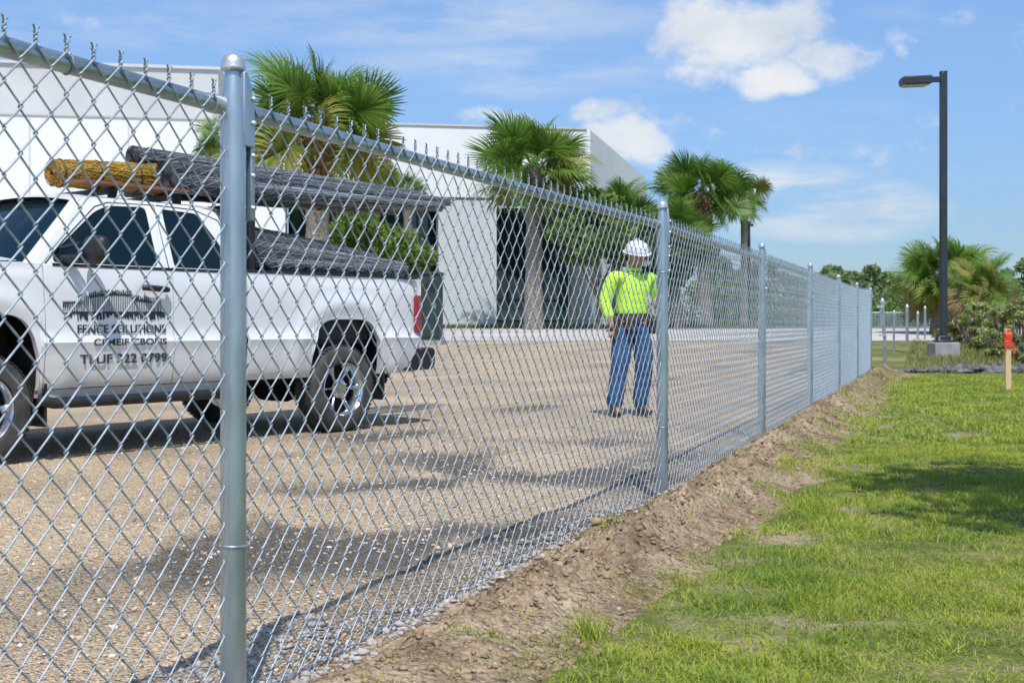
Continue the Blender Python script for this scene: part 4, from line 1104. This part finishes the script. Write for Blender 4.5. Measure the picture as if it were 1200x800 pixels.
# ------------------------------------------------------------------ dark green utility cabinet behind the truck's tail
g = at_ground(506.5, 33)
uc = thing('utility_cabinet', 'tall dark green metal cabinet standing behind the truck tail', 'cabinet', (g.x, g.y, g.z), -.15)
mb = MB(); mb.box((0, 0, 1.0), (.5, .55, 1.84)); mb.box((0, 0, 1.95), (.56, .62, .07)); mb.build('housing', M['utility'], uc, bevel=.02)
mb = MB(); mb.box((0, 0, .04), (.66, .7, .14)); mb.build('plinth', M['concrete'], uc, bevel=.01)
mb = MB(); mb.box((0, -.285, 1.0), (.42, .02, 1.6)); dr = mb.build('door', M['utility'], uc, bevel=.008)
mb = MB(); mb.box((.15, -.31, 1.05), (.03, .03, .16)); mb.build('handle', M['galv'], dr)
mb = MB()
for k in range(5): mb.box((0, -.298, 1.45 + k * .05), (.28, .012, .02))
mb.build('vent_slats', M['black'], dr)
# ------------------------------------------------------------------ palms
def frond_mesh(seed, m, droop=1.0, dead=False):
    """one fan leaf of unit length: stalk along +x, then leaflets spreading from the arched rib"""
    r = random.Random(seed); mb = MB()
    cost = lambda t: Vector((.46 + .20 * t, 0, .06 - .02 * t - .10 * t * t * droop))
    mb.tube([(0, 0, 0), (.16, 0, .03), (.32, 0, .055), (.46, 0, .06)], [.014, .010, .008, .007], 5, False)
    n = 54
    for i in range(n):
        f = -1 + 2 * (i + .5) / n
        t = 1 - abs(f) ** 1.0; base = cost(max(0, t) * .95)
        a = f * R(150) * (.92 + .05 * r.random()) if abs(f) > .08 else f * R(100)
        L_ = (.50 - .12 * abs(f) ** 1.5) * r.uniform(.88, 1.08); fold = .20 * abs(math.sin(a))
        d = Vector((math.cos(a), math.sin(a), fold + r.uniform(-.04, .04))).normalized(); side = Vector((-math.sin(a), math.cos(a), 0))
        pts_ = []; ns = 5; w0 = .0125
        for j in range(ns + 1):
            u = j / ns
            p = base + d * (L_ * u); p.z -= droop * (.10 * u ** 2 + .40 * max(0, u - .55) ** 2 * 2) * L_ * 1.4
            p += side * (r.uniform(-.006, .006) * u)
            w = w0 * (.55 + 1.6 * u * (1 - u) * 1.6 + .1) * (1 if u < .99 else .12) * (1.0 - .35 * u)
            pts_.append((p - side * w, p + side * w + Vector((0, 0, .004))))
        vs = [q for pr in pts_ for q in pr]; mb.add(vs, [(2 * j, 2 * j + 1, 2 * j + 3, 2 * j + 2) for j in range(ns)])
    me = mb.mesh('frond', M[m], False, fix=False); return me
FR = [frond_mesh(i, 'frond', .5 + .3 * (i % 3)) for i in range(5)]
FY = [frond_mesh(20 + i, 'frond_y', 1.2 + .3 * i) for i in range(3)]
FD = [frond_mesh(40 + i, 'thatch', 2.4) for i in range(2)]
def palm(label, px, py, rpx, y, trunk_w, seed=0, n=34, lo=-45, yellow=.15, dead=0, boots=False, group='palms beyond the lot', squash=1.0, bx_=None, fronds=None, dx=0):
    rr = random.Random(seed * 13 + 5); g = at_ground(px if bx_ is None else bx_, y); top = at(px, py, y) - g; rad = rpx / FPX * y
    t = thing('palm_tree', label, 'palm tree', g, 0, group)
    r0 = trunk_w / 2; mb = MB(); H_ = top.z - .12 * rad; ns = 22
    pts_ = [(top.x * (i / ns) ** 1.5, top.y, H_ * i / ns) if i else (0, 0, -.2) for i in range(ns + 1)]
    rad_ = [r0 * (1.18 - .25 * min(1, i / ns * 3) + .05 * math.sin(i * 2.4 + seed) + (.18 if i > ns - 5 else 0)) for i in range(ns + 1)]
    mb.tube(pts_, rad_, 14); tk = mb.build('trunk', M['ptrunk'], t)
    if boots:
        mb = MB()
        for k in range(70):
            a = k * 2.4; z = H_ - .1 - .020 * k * H_ / 5; r = r0 * 1.08
            c = Vector((top.x + r * math.cos(a), r * math.sin(a), z)); rot = Matrix.Rotation(a, 3, 'Z') @ Matrix.Rotation(R(22), 3, 'Y')
            mb.box(c, (.045, .15, .30), rot)
        mb.build('leaf_boots', M['boot'], tk, smooth=False)
    for i in range(n):
        f = (i + .5) / n; top_s = math.sin(R(86)); lo_s = math.sin(R(lo)); el = math.asin(top_s + (lo_s - top_s) * f ** .95); az = i * 2.39996 + rr.uniform(-.25, .25)
        el += R(rr.uniform(-8, 8))
        ln = rad * rr.uniform(.80, 1.10) * (.78 if el > R(58) else 1)
        if el < R(-15): me = rr.choice(FD) if rr.random() < dead else (rr.choice(FY) if rr.random() < yellow * 2 else rr.choice(FR))
        else: me = rr.choice(FY) if rr.random() < yellow * .6 else rr.choice(FR)
        roll_ = rr.choice((-1, 1)) * rr.uniform(.45, 1.45) * (1 if el < R(70) else .5)
        o = link('frond', me, t); q = Matrix.Translation((top.x, 0, H_ + rr.uniform(-.10, .05) * rad - .10 * rad * f)) @ Matrix.Rotation(az, 4, 'Z') @ Matrix.Rotation(-el, 4, 'Y') @ Matrix.Rotation(roll_, 4, 'X')
        o.matrix_local = q @ Matrix.Diagonal((ln, ln * rr.uniform(.9, 1.1), ln * squash, 1))
    if dead:
        mb = MB()
        for k in range(60):
            a = rr.uniform(0, 6.28); r = r0 * rr.uniform(1, 2.2); l = rad * rr.uniform(.3, .75)
            mb.tube([(top.x + r0 * math.cos(a), r0 * math.sin(a), H_ - .05), (top.x + r * math.cos(a), r * math.sin(a), H_ - l * .5), (top.x + r * 1.1 * math.cos(a), r * 1.1 * math.sin(a), H_ - l)], [.02, .05, .01], 4, False)
        stuff(mb.build('dead_leaf_skirt', M['thatch'], t, smooth=False, fix=False))
    return t
palm('large palm with orange brown leaf boots, behind the first fence post', 372, 128, 100, 30, .62, 1, 32, -35, .2, boots=True)
palm('palm half hidden behind the first fence post, drooping against the wall', 272, 158, 46, 33, .4, 2, 16, -40, .3)
palm('tall palm with a full round crown rising over the glass front', 627, 186, 74, 44, .66, 3, 32, -40, .25, bx_=625)
palm('low palm crown between the tall palm and the worker', 722, 246, 56, 46, .45, 4, 26, -25, .1)
palm('bushy low palm crown just left of the second post top', 790, 268, 50, 46, .4, 5, 30, -35, .2)
palm('palm with a thick brown booted neck, right of the second post', 824, 218, 60, 50, .62, 6, 34, -42, .15, boots=True, bx_=826)
palm('small sparse palm crown above the slim dark pole', 872, 226, 33, 50.5, .3, 7, 18, -50, .4, bx_=872)
palm('small palm top peeping over the wire rolls', 440, 206, 34, 44.5, .35, 8, 18, -30, .25)
palm('small palm top next to it nearer the white column', 478, 218, 26, 45.0, .35, 9, 14, -30, .25)
palm('shaggy palm directly behind the tall lamp post', 1102, 316, 58, 40, .62, 10, 52, -62, .3, dead=.25, group='palms at the right')
palm('shaggy leaning palm right of the lamp post', 1148, 330, 42, 38, .5, 11, 34, -70, .45, dead=.35, group='palms at the right')

# ------------------------------------------------------------------ broad-leaved trees and shrubs
def leaf_cloud(name, blobs, n, size, m, seed, parent, shell=.55, flat=1.0):
    g = np.random.default_rng(seed); vol = np.array([b[3] * b[4] * b[5] for b in blobs]) ** .75; vol = vol / vol.sum()
    idx = g.choice(len(blobs), n, p=vol); B = np.array(blobs)[idx]
    d = g.normal(size=(n, 3)); d /= np.linalg.norm(d, axis=1)[:, None]
    r = shell + (1 - shell) * g.random(n) ** .8; r += .18 * g.random(n) * (g.random(n) < .25)
    c = B[:, :3] + d * r[:, None] * B[:, 3:]
    nrm = d * .7 + g.normal(size=(n, 3)) * .6; nrm /= np.linalg.norm(nrm, axis=1)[:, None]
    a = np.cross(nrm, g.normal(size=(n, 3))); a /= np.linalg.norm(a, axis=1)[:, None]; b = np.cross(nrm, a)
    s = size * g.uniform(.6, 1.3, n)[:, None]
    v = np.stack([c - a * s, c - b * s * .5, c + a * s, c + b * s * .5], 1).reshape(-1, 3)
    f = np.arange(4 * n).reshape(n, 4)
    return link(name, np_mesh(name, v, f, M[m]), parent)
def clumps(r, n, R_, H0, H1, s0, s1, top=1.0):
    out = []
    for i in range(n):
        z = H0 + (H1 - H0) * r.random(); t = (z - H0) / (H1 - H0); w = R_ * (math.sin(math.pi * (.12 + .80 * t)) ** .8)
        a = r.uniform(0, 6.28); q = w * r.random() ** .5; s = r.uniform(s0, s1)
        out.append((q * math.cos(a), q * math.sin(a), z, s, s, s * r.uniform(.5, .8)))
    return out
def tree(label, px, pt, y, wpx, m='leaf', seed=0, n=2600, leaf=.16, low=.25, cl=16, group='trees beyond the lot', loose=1.0, gx=None):
    r = random.Random(seed + 100); g = at_ground(px, y); H_ = at(px, pt, y).z - g.z; Rr = wpx / 2 / FPX * y
    t = thing('broadleaf_tree', label, 'tree', g, 0, group)
    bl = clumps(r, cl, Rr, H_ * low, H_ * .93, Rr * .26, Rr * .48)
    mb = MB(); tr = max(.07, H_ * .022)
    mb.tube([(0, 0, -.2), (.03 * H_, 0, H_ * .3), (-.01 * H_, .02 * H_, H_ * .6), (0, 0, H_ * .85)], [tr * 1.3, tr, tr * .6, tr * .15], 9)
    for b in bl[:9]:
        z0 = H_ * r.uniform(.2, .5); mb.tube([(0, 0, z0), (b[0] * .5, b[1] * .5, z0 + (b[2] - z0) * .6), (b[0], b[1], b[2])], [tr * .55, tr * .35, tr * .08], 6)
    mb.build('trunk', M['bark'], t)
    leaf_cloud('crown', bl, n, leaf, m, seed, t, .35)
    return t
tree('bright leafy tree seen between the wire rolls and the bed rail', 440, 238, 43.2, 135, 'leaf_b', 1, 6000, .13, .42, 20, 'leafy trees in front of the glass')
tree('dense green tree in front of the glass left of the worker', 700, 226, 44.4, 120, 'leaf_b', 2, 6000, .13, .50, 20, 'leafy trees in front of the glass')
tree('green tree between the worker and the tall palm trunk', 792, 262, 44.6, 90, 'leaf', 3, 4000, .13, .45, 14, 'leafy trees in front of the glass')
r_ = random.Random(44)
ln = [  # the tree line beyond the road: where, how high, how wide
 (846, 300, 70, 60), (972, 312, 84, 54), (878, 310, 76, 50), (905, 305, 84, 56), (938, 322, 88, 46), (962, 316, 92, 44), (985, 309, 80, 52), (1024, 305, 82, 58), (1052, 318, 90, 50),
 (1078, 330, 96, 44), (1172, 316, 78, 60), (1198, 300, 74, 62), (1238, 304, 72, 70), (1280, 296, 70, 70), (1330, 304, 74, 76)]
desc = ['rounded hazy tree behind the fence fabric just right of the tall palm trunk', 'leafy tree just right of the fourth fence post', 'lower tree left of the third fence post', 'tree straight behind the third fence post', 'small low tree between the third and fourth posts',
        'narrow tree just left of the fourth post top', 'open crowned tree above the fourth and fifth posts', 'tallest tree over the far end of the fence', 'pale tree just left of the shaggy palm', 'low tree seen past the lamp post',
        'dark tree between the leaning palm and the right edge', 'tall dark tree at the right edge of the picture', 'tree just outside the right edge', 'second tree outside the right edge', 'last tree outside the right edge']
for i, (px, pt, y, w) in enumerate(ln):
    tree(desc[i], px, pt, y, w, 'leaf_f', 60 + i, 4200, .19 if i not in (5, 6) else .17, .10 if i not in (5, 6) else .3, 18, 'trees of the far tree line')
# a low hedge band below that line
mb = None
hd_ = thing('hedge', 'low clipped hedge along the far side of the road', 'hedge', (0, 62, base_h(62)), 0)
bl = [(x, r_.uniform(-.5, .5), .55, 1.3, 1.0, .75) for x in np.arange(12, 34, .9)]
leaf_cloud('foliage', bl, 9000, .12, 'leaf_b', 5, hd_, .5)
uw = thing('undergrowth', 'low tangled green undergrowth at the foot of the far tree line', 'undergrowth', (0, 66, base_h(66)), 0); uw['kind'] = 'stuff'
bl = [(x, r_.uniform(-2, 3), r_.uniform(.3, 1.5), r_.uniform(1.2, 2.4), 1.6, r_.uniform(.8, 1.9)) for x in np.arange(9, 52, .7)]
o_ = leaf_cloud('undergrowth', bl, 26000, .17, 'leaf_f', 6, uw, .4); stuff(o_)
# shrubs at the right, beyond the rubble edging
sh = [(1112, 398, 34.2, 44), (1205, 412, 23.6, 40), (1150, 366, 31, 50), (1128, 384, 33, 40), (1172, 372, 29, 52), (1198, 362, 28, 50), (1225, 352, 29, 56), (1212, 392, 25, 40), (1140, 398, 30, 36), (1186, 404, 25.5, 34), (1163, 398, 26.5, 34), (1255, 372, 27, 60)]
shd = ['low ragged scrub right behind the lamp base', 'low scrub at the right edge just past the rubble edging', 'loose shrub below the leaning palm', 'low yellow green shrub just right of the lamp base', 'tall loose shrub left of the survey stake', 'large loose shrub above the stake at the right edge', 'tall shrub outside the right edge', 'low dense shrub right of the survey stake',
       'low spreading shrub behind the lamp base grass', 'small shrub directly behind the survey stake', 'small yellow green bush left of the stake', 'wide shrub outside the right edge']
for i, (px, pt, y, w) in enumerate(sh):
    r = random.Random(i + 300); g = at_ground(px, y); H_ = at(px, pt - 15, y).z - g.z; Rr = w / 2 / FPX * y
    t = thing('shrub', shd[i], 'shrub', g, 0, 'shrubs beyond the rubble edging')
    mb = MB()
    for k in range(26):
        a = r.uniform(0, 6.28); q = Rr * r.uniform(.2, 1.0); z = H_ * r.uniform(.6, 1.1)
        mb.tube([(0.1 * math.cos(a), .1 * math.sin(a), 0), (q * .5 * math.cos(a), q * .5 * math.sin(a), z * .6), (q * math.cos(a), q * math.sin(a), z)], [.014, .01, .003], 4, False)
    mb.build('stems', M['bark'], t)
    leaf_cloud('foliage', clumps(r, 14, Rr, H_ * .12, H_ * .95, Rr * .20, Rr * .40), 3400, .042, 'leaf_s' if i % 3 else 'dry', i + 400, t, .1)
r = random.Random(900); g = at_ground(797, 44.9)
t = thing('silvery_shrub', 'pale silvery shrub against the glass just right of the second fence post', 'shrub', g)
mb = MB()
for k in range(14): a = r.uniform(0, 6.28); mb.tube([(0, 0, 0), (.5 * math.cos(a), .3 * math.sin(a), 1.0)], [.03, .008], 4, False)
mb.build('stems', M['bark'], t); leaf_cloud('foliage', [(r.uniform(-.75, .75), r.uniform(-.2, .2), r.uniform(.3, 1.1), .32, .3, .28) for _ in range(16)], 2600, .06, 'silver', 901, t, .3)
# the tree whose shade lies on the lawn; it stands to the right of the camera
t = thing('shade_tree', 'broad tree right of the camera whose shade falls on the lawn', 'tree', (4.15, 4.1, 0))
mb = MB(); mb.tube([(0, 0, -.2), (.1, 0, 2.0), (0, .1, 3.6), (0, 0, 5.6)], [.24, .18, .12, .03], 12)
r = random.Random(5); bl = [(r.uniform(-1.3, 1.2), r.uniform(-.65, .65), r.uniform(4.2, 5.6), r.uniform(.5, .8), r.uniform(.45, .65), r.uniform(.4, .6)) for _ in range(12)]
for b in bl: mb.tube([(0, 0, 2.4), (b[0] * .5, b[1] * .5, 3.6), b[:3]], [.08, .06, .02], 6)
mb.build('trunk', M['bark'], t); leaf_cloud('crown', bl, 3200, .10, 'leaf', 77, t, .2)

# ------------------------------------------------------------------ worker
WX, WY = 1.25, 12.46
wk = thing('person', 'worker in white hard hat, neon yellow shirt and blue jeans looking down', 'person', (WX, WY, lot_h(2, WY) + .0), R(26))
def skin(name, verts, edges, radii, m, parent, roots=(0,), sub=2, smooth=True):
    me = bpy.data.meshes.new(name); me.from_pydata(verts, edges, []); me.materials.append(M[m])
    o = link(name, me, parent)
    if not me.skin_vertices: 
        bm = bmesh.new(); bm.from_mesh(me); bm.verts.layers.skin.verify(); bm.to_mesh(me); bm.free()
    sv = me.skin_vertices[0].data
    for i, r in enumerate(radii):
        sv[i].radius = r if isinstance(r, tuple) else (r, r); sv[i].use_root = i in roots
    s = o.modifiers.new('skin', 'SKIN'); s.use_smooth_shade = True; s.branch_smoothing = .3
    b = o.modifiers.new('sub', 'SUBSURF'); b.levels = sub; b.render_levels = sub
    return o
# joints (x right in the picture, y away from the camera, z up); he faces the camera and looks down to his hands
pel = (0, 0, .98); wai = (0, .0, 1.10); che = (.01, .01, 1.34); nek = (.02, .0, 1.53); hed = (.035, -.04, 1.64)
sL, eL, wL = (-.205, .0, 1.455), (-.29, .02, 1.17), (-.275, -.09, .945)          # left in the picture
sR, eR, wR = (.225, .0, 1.45), (.305, .02, 1.19), (.225, -.20, 1.17)
hL, kL, aL, tL = (-.10, 0, .93), (-.145, -.03, .51), (-.185, .03, .09), (-.21, -.14, .035)
hR, kR, aR, tR = (.105, 0, .93), (.12, -.03, .51), (.115, .04, .09), (.14, -.13, .035)
V = [pel, wai, che, nek, hed, sL, eL, wL, sR, eR, wR, hL, kL, aL, tL, hR, kR, aR, tR]
E = [(0, 1), (1, 2), (2, 3), (3, 4), (2, 5), (5, 6), (6, 7), (2, 8), (8, 9), (9, 10), (0, 11), (11, 12), (12, 13), (13, 14), (0, 15), (15, 16), (16, 17), (17, 18)]
Rd = [(.12, .09), (.11, .08), (.10, .065), .048, .070, .055, .042, .028, .055, .042, .028, .085, .058, .042, .04, .085, .058, .042, .04]
def hand(w, dirv, side, curl):
    """palm and five fingers, each its own bent chain rooted in the palm"""
    w = Vector(w); d = Vector(dirv).normalized(); s = Vector(side).normalized(); n = d.cross(s).normalized()
    i0 = len(V); V.append(tuple(w + d * .05)); E.append((HW, i0)); Rd.append((.036, .018))
    roots = []
    for k, (off, ln_) in enumerate(((-.030, .070), (-.010, .082), (.010, .076), (.029, .060))):
        p = w + d * .07 + s * off; b = len(V); V.append(tuple(p)); Rd.append(.010); roots.append(b)
        for j in (1, 2, 3):
            a = curl * j / 3; q = d * math.cos(a) + n * math.sin(a); p = p + q * ln_ / 3; V.append(tuple(p)); Rd.append(.0095 - .0012 * j); E.append((len(V) - 2, len(V) - 1))
    p = w + d * .03 - s * .028; b = len(V); V.append(tuple(p)); Rd.append(.012); roots.append(b)
    for j in (1, 2): p = p + (d * .6 - s * .6 + n * .5).normalized() * .03; V.append(tuple(p)); Rd.append(.0105); E.append((len(V) - 2, len(V) - 1))
    return roots
rts = [0]
HW = 7; rts += hand(wL, (-.05, -.25, -1), (0, -1, .2), .9)
HW = 10; rts += hand(wR, (-1, -.35, .05), (0, -.2, 1), 1.3)
skin('body', V, E, Rd, 'skin', wk, rts)
def hi(a, b, t): return tuple(a[i] + (b[i] - a[i]) * t for i in range(3))
# shirt: trunk and sleeves
shv = [(0, 0, .99), (0, 0, 1.08), (0, .0, 1.20), che, (.02, 0, 1.49), sL, hi(sL, eL, .45), eL, hi(eL, wL, .80), sR, hi(sR, eR, .45), eR, hi(eR, wR, .80)]
she = [(0, 1), (1, 2), (2, 3), (3, 4), (3, 5), (5, 6), (6, 7), (7, 8), (3, 9), (9, 10), (10, 11), (11, 12)]
skin('shirt', shv, she, [(.175, .13), (.178, .132), (.178, .128), (.185, .128), (.075, .07), (.080, .08), .073, .066, .050, (.080, .08), .073, .066, .050], 'hivis', wk)
mb = MB()
mb.lathe([(.075, 1.50), (.082, 1.515), (.070, 1.535), (.060, 1.53)], 20, (.022, -.008, 0)); mb.build('collar', M['hivis'], wk)
jv = [(0, 0, 1.02), (0, .01, .95), hL, hi(hL, kL, .5), kL, hi(kL, aL, .5), (aL[0], aL[1], .055), hR, hi(hR, kR, .5), kR, hi(kR, aR, .5), (aR[0], aR[1], .055)]
je = [(0, 1), (1, 2), (2, 3), (3, 4), (4, 5), (5, 6), (1, 7), (7, 8), (8, 9), (9, 10), (10, 11)]
skin('jeans', jv, je, [(.165, .12), (.17, .125), .118, .110, .094, .088, .082, .118, .110, .094, .088, .082], 'jeans', wk)
for nm, a, tt in (('boot', aL, tL), ('boot', aR, tR)):
    skin(nm, [(a[0], a[1] + .05, .05), (a[0], a[1], .045), ((a[0] + tt[0]) / 2, (a[1] + tt[1]) / 2, .042), (tt[0], tt[1] - .01, .036), (a[0], a[1], .19)], [(0, 1), (1, 2), (2, 3), (1, 4)], [.050, .060, .056, .046, .060], 'leather', wk, (1,))
# belt with pouches
mb = MB(); mb.lathe([(.18, .985), (.186, 1.0), (.186, 1.045), (.18, 1.06)], 28); belt = mb.build('tool_belt', M['leather'], wk); belt.scale = (1, .78, 1)
for x, y, w_, h_, a in ((-.205, -.03, .12, .22, .5), (-.11, -.14, .10, .14, .1), (.195, -.05, .10, .17, -.5)):
    mb = MB(); mb.prism([(-w_ / 2, 0), (w_ / 2, 0), (w_ * .42, -h_), (0, -h_ * 1.08), (-w_ * .42, -h_)], lambda p: (p[0], -.05, p[1]), lambda p: (p[0], .03, p[1]))
    o = mb.build('pouch', M['leather'], belt, bevel=.012); o.location = (x, y / .78, 1.03); o.rotation_euler = (0, 0, -a)
# head details
HX, HY, HZ = .035, -.045, 1.645
def headpt(s, t):
    th = math.pi * s; ph = 2 * math.pi * t
    x = .073 * math.sin(th) * math.cos(ph); y = .090 * math.sin(th) * math.sin(ph); z = .115 * math.cos(th)
    k = 1 - .22 * smooth01((-z - .02) / .09); x *= k; y = y * (k if y > 0 else 1)
    f = -y / .09
    if f > 0:
        y -= .020 * math.exp(-((x / .012) ** 2 + ((z + .022) / .022) ** 2)) + .008 * math.exp(-((x / .022) ** 2 + ((z + .062) / .012) ** 2)) + .008 * math.exp(-((z - .022) / .012) ** 2) * f - .008 * (math.exp(-(((x - .03) / .014) ** 2 + ((z - .003) / .011) ** 2)) + math.exp(-(((x + .03) / .014) ** 2 + ((z - .003) / .011) ** 2)))
    for sg in (-1, 1): x += sg * .016 * math.exp(-(((y - .01) / .016) ** 2 + ((z + .01) / .028) ** 2)) * (x * sg > .05)
    return (x, y, z)
mb = MB(); mb.grid(headpt, 28, 36); hd2 = mb.build('head', M['skin'], wk); hd2.location = (HX, HY, HZ); hd2.rotation_euler = (R(20), 0, R(-6))
for sg in (-1, 1): mb = MB(); mb.lathe([(0, -.004), (.009, -.002), (.009, .002), (0, .004)], 10, (0, 0, 0), 'y'); o = mb.build('eye', M['hair'], hd2); o.location = (sg * .029, -.081, .002)
mb = MB(); mb.box((0, -.088, -.062), (.04, .006, .006)); mb.build('mouth', M['clod'], hd2)
mb = MB(); mb.grid(lambda s, t: tuple(1.04 * c for c in headpt(s * .52, .02 + .46 * t)), 12, 14, False); mb.build('hair', M['hair'], hd2)
# hard hat: shell with ribs, brim and peak
def hat(s, t):
    th = math.pi / 2 * s; ph = 2 * math.pi * t
    r = 1 + .035 * math.exp(-(math.cos(ph) / .22) ** 2) * math.sin(th)
    return (.118 * math.sin(th) * math.cos(ph) * r, .138 * math.sin(th) * math.sin(ph) * r, .118 * math.cos(th) * (1 + .03 * math.exp(-(math.cos(ph) / .2) ** 2)) )
mb = MB(); mb.grid(hat, 14, 40)
mb.grid(lambda s, t: ((.115 + .020 * s) * math.cos(2 * math.pi * t), (.135 + (.020 + .045 * max(0, -math.sin(2 * math.pi * t)) ** 3) * s) * math.sin(2 * math.pi * t), -.002 - .010 * s), 3, 40)
mb.grid(lambda s, t: ((.135 + .0 * s) * math.cos(2 * math.pi * t), (.155 + .045 * max(0, -math.sin(2 * math.pi * t)) ** 3) * math.sin(2 * math.pi * t), -.012 + .006 * s), 1, 40)
mb.tube([(0, .12 * math.cos(a), .118 * math.sin(a) + .008) for a in np.linspace(.2, 2.94, 16)], .010, 6)
wk.scale = (1.10, 1.05, 1.0)
ht = mb.build('hard_hat', M['helmet'], wk); ht.location = (HX + .003, HY + .012, HZ + .062); ht.rotation_euler = (R(16), R(-4), R(-6))
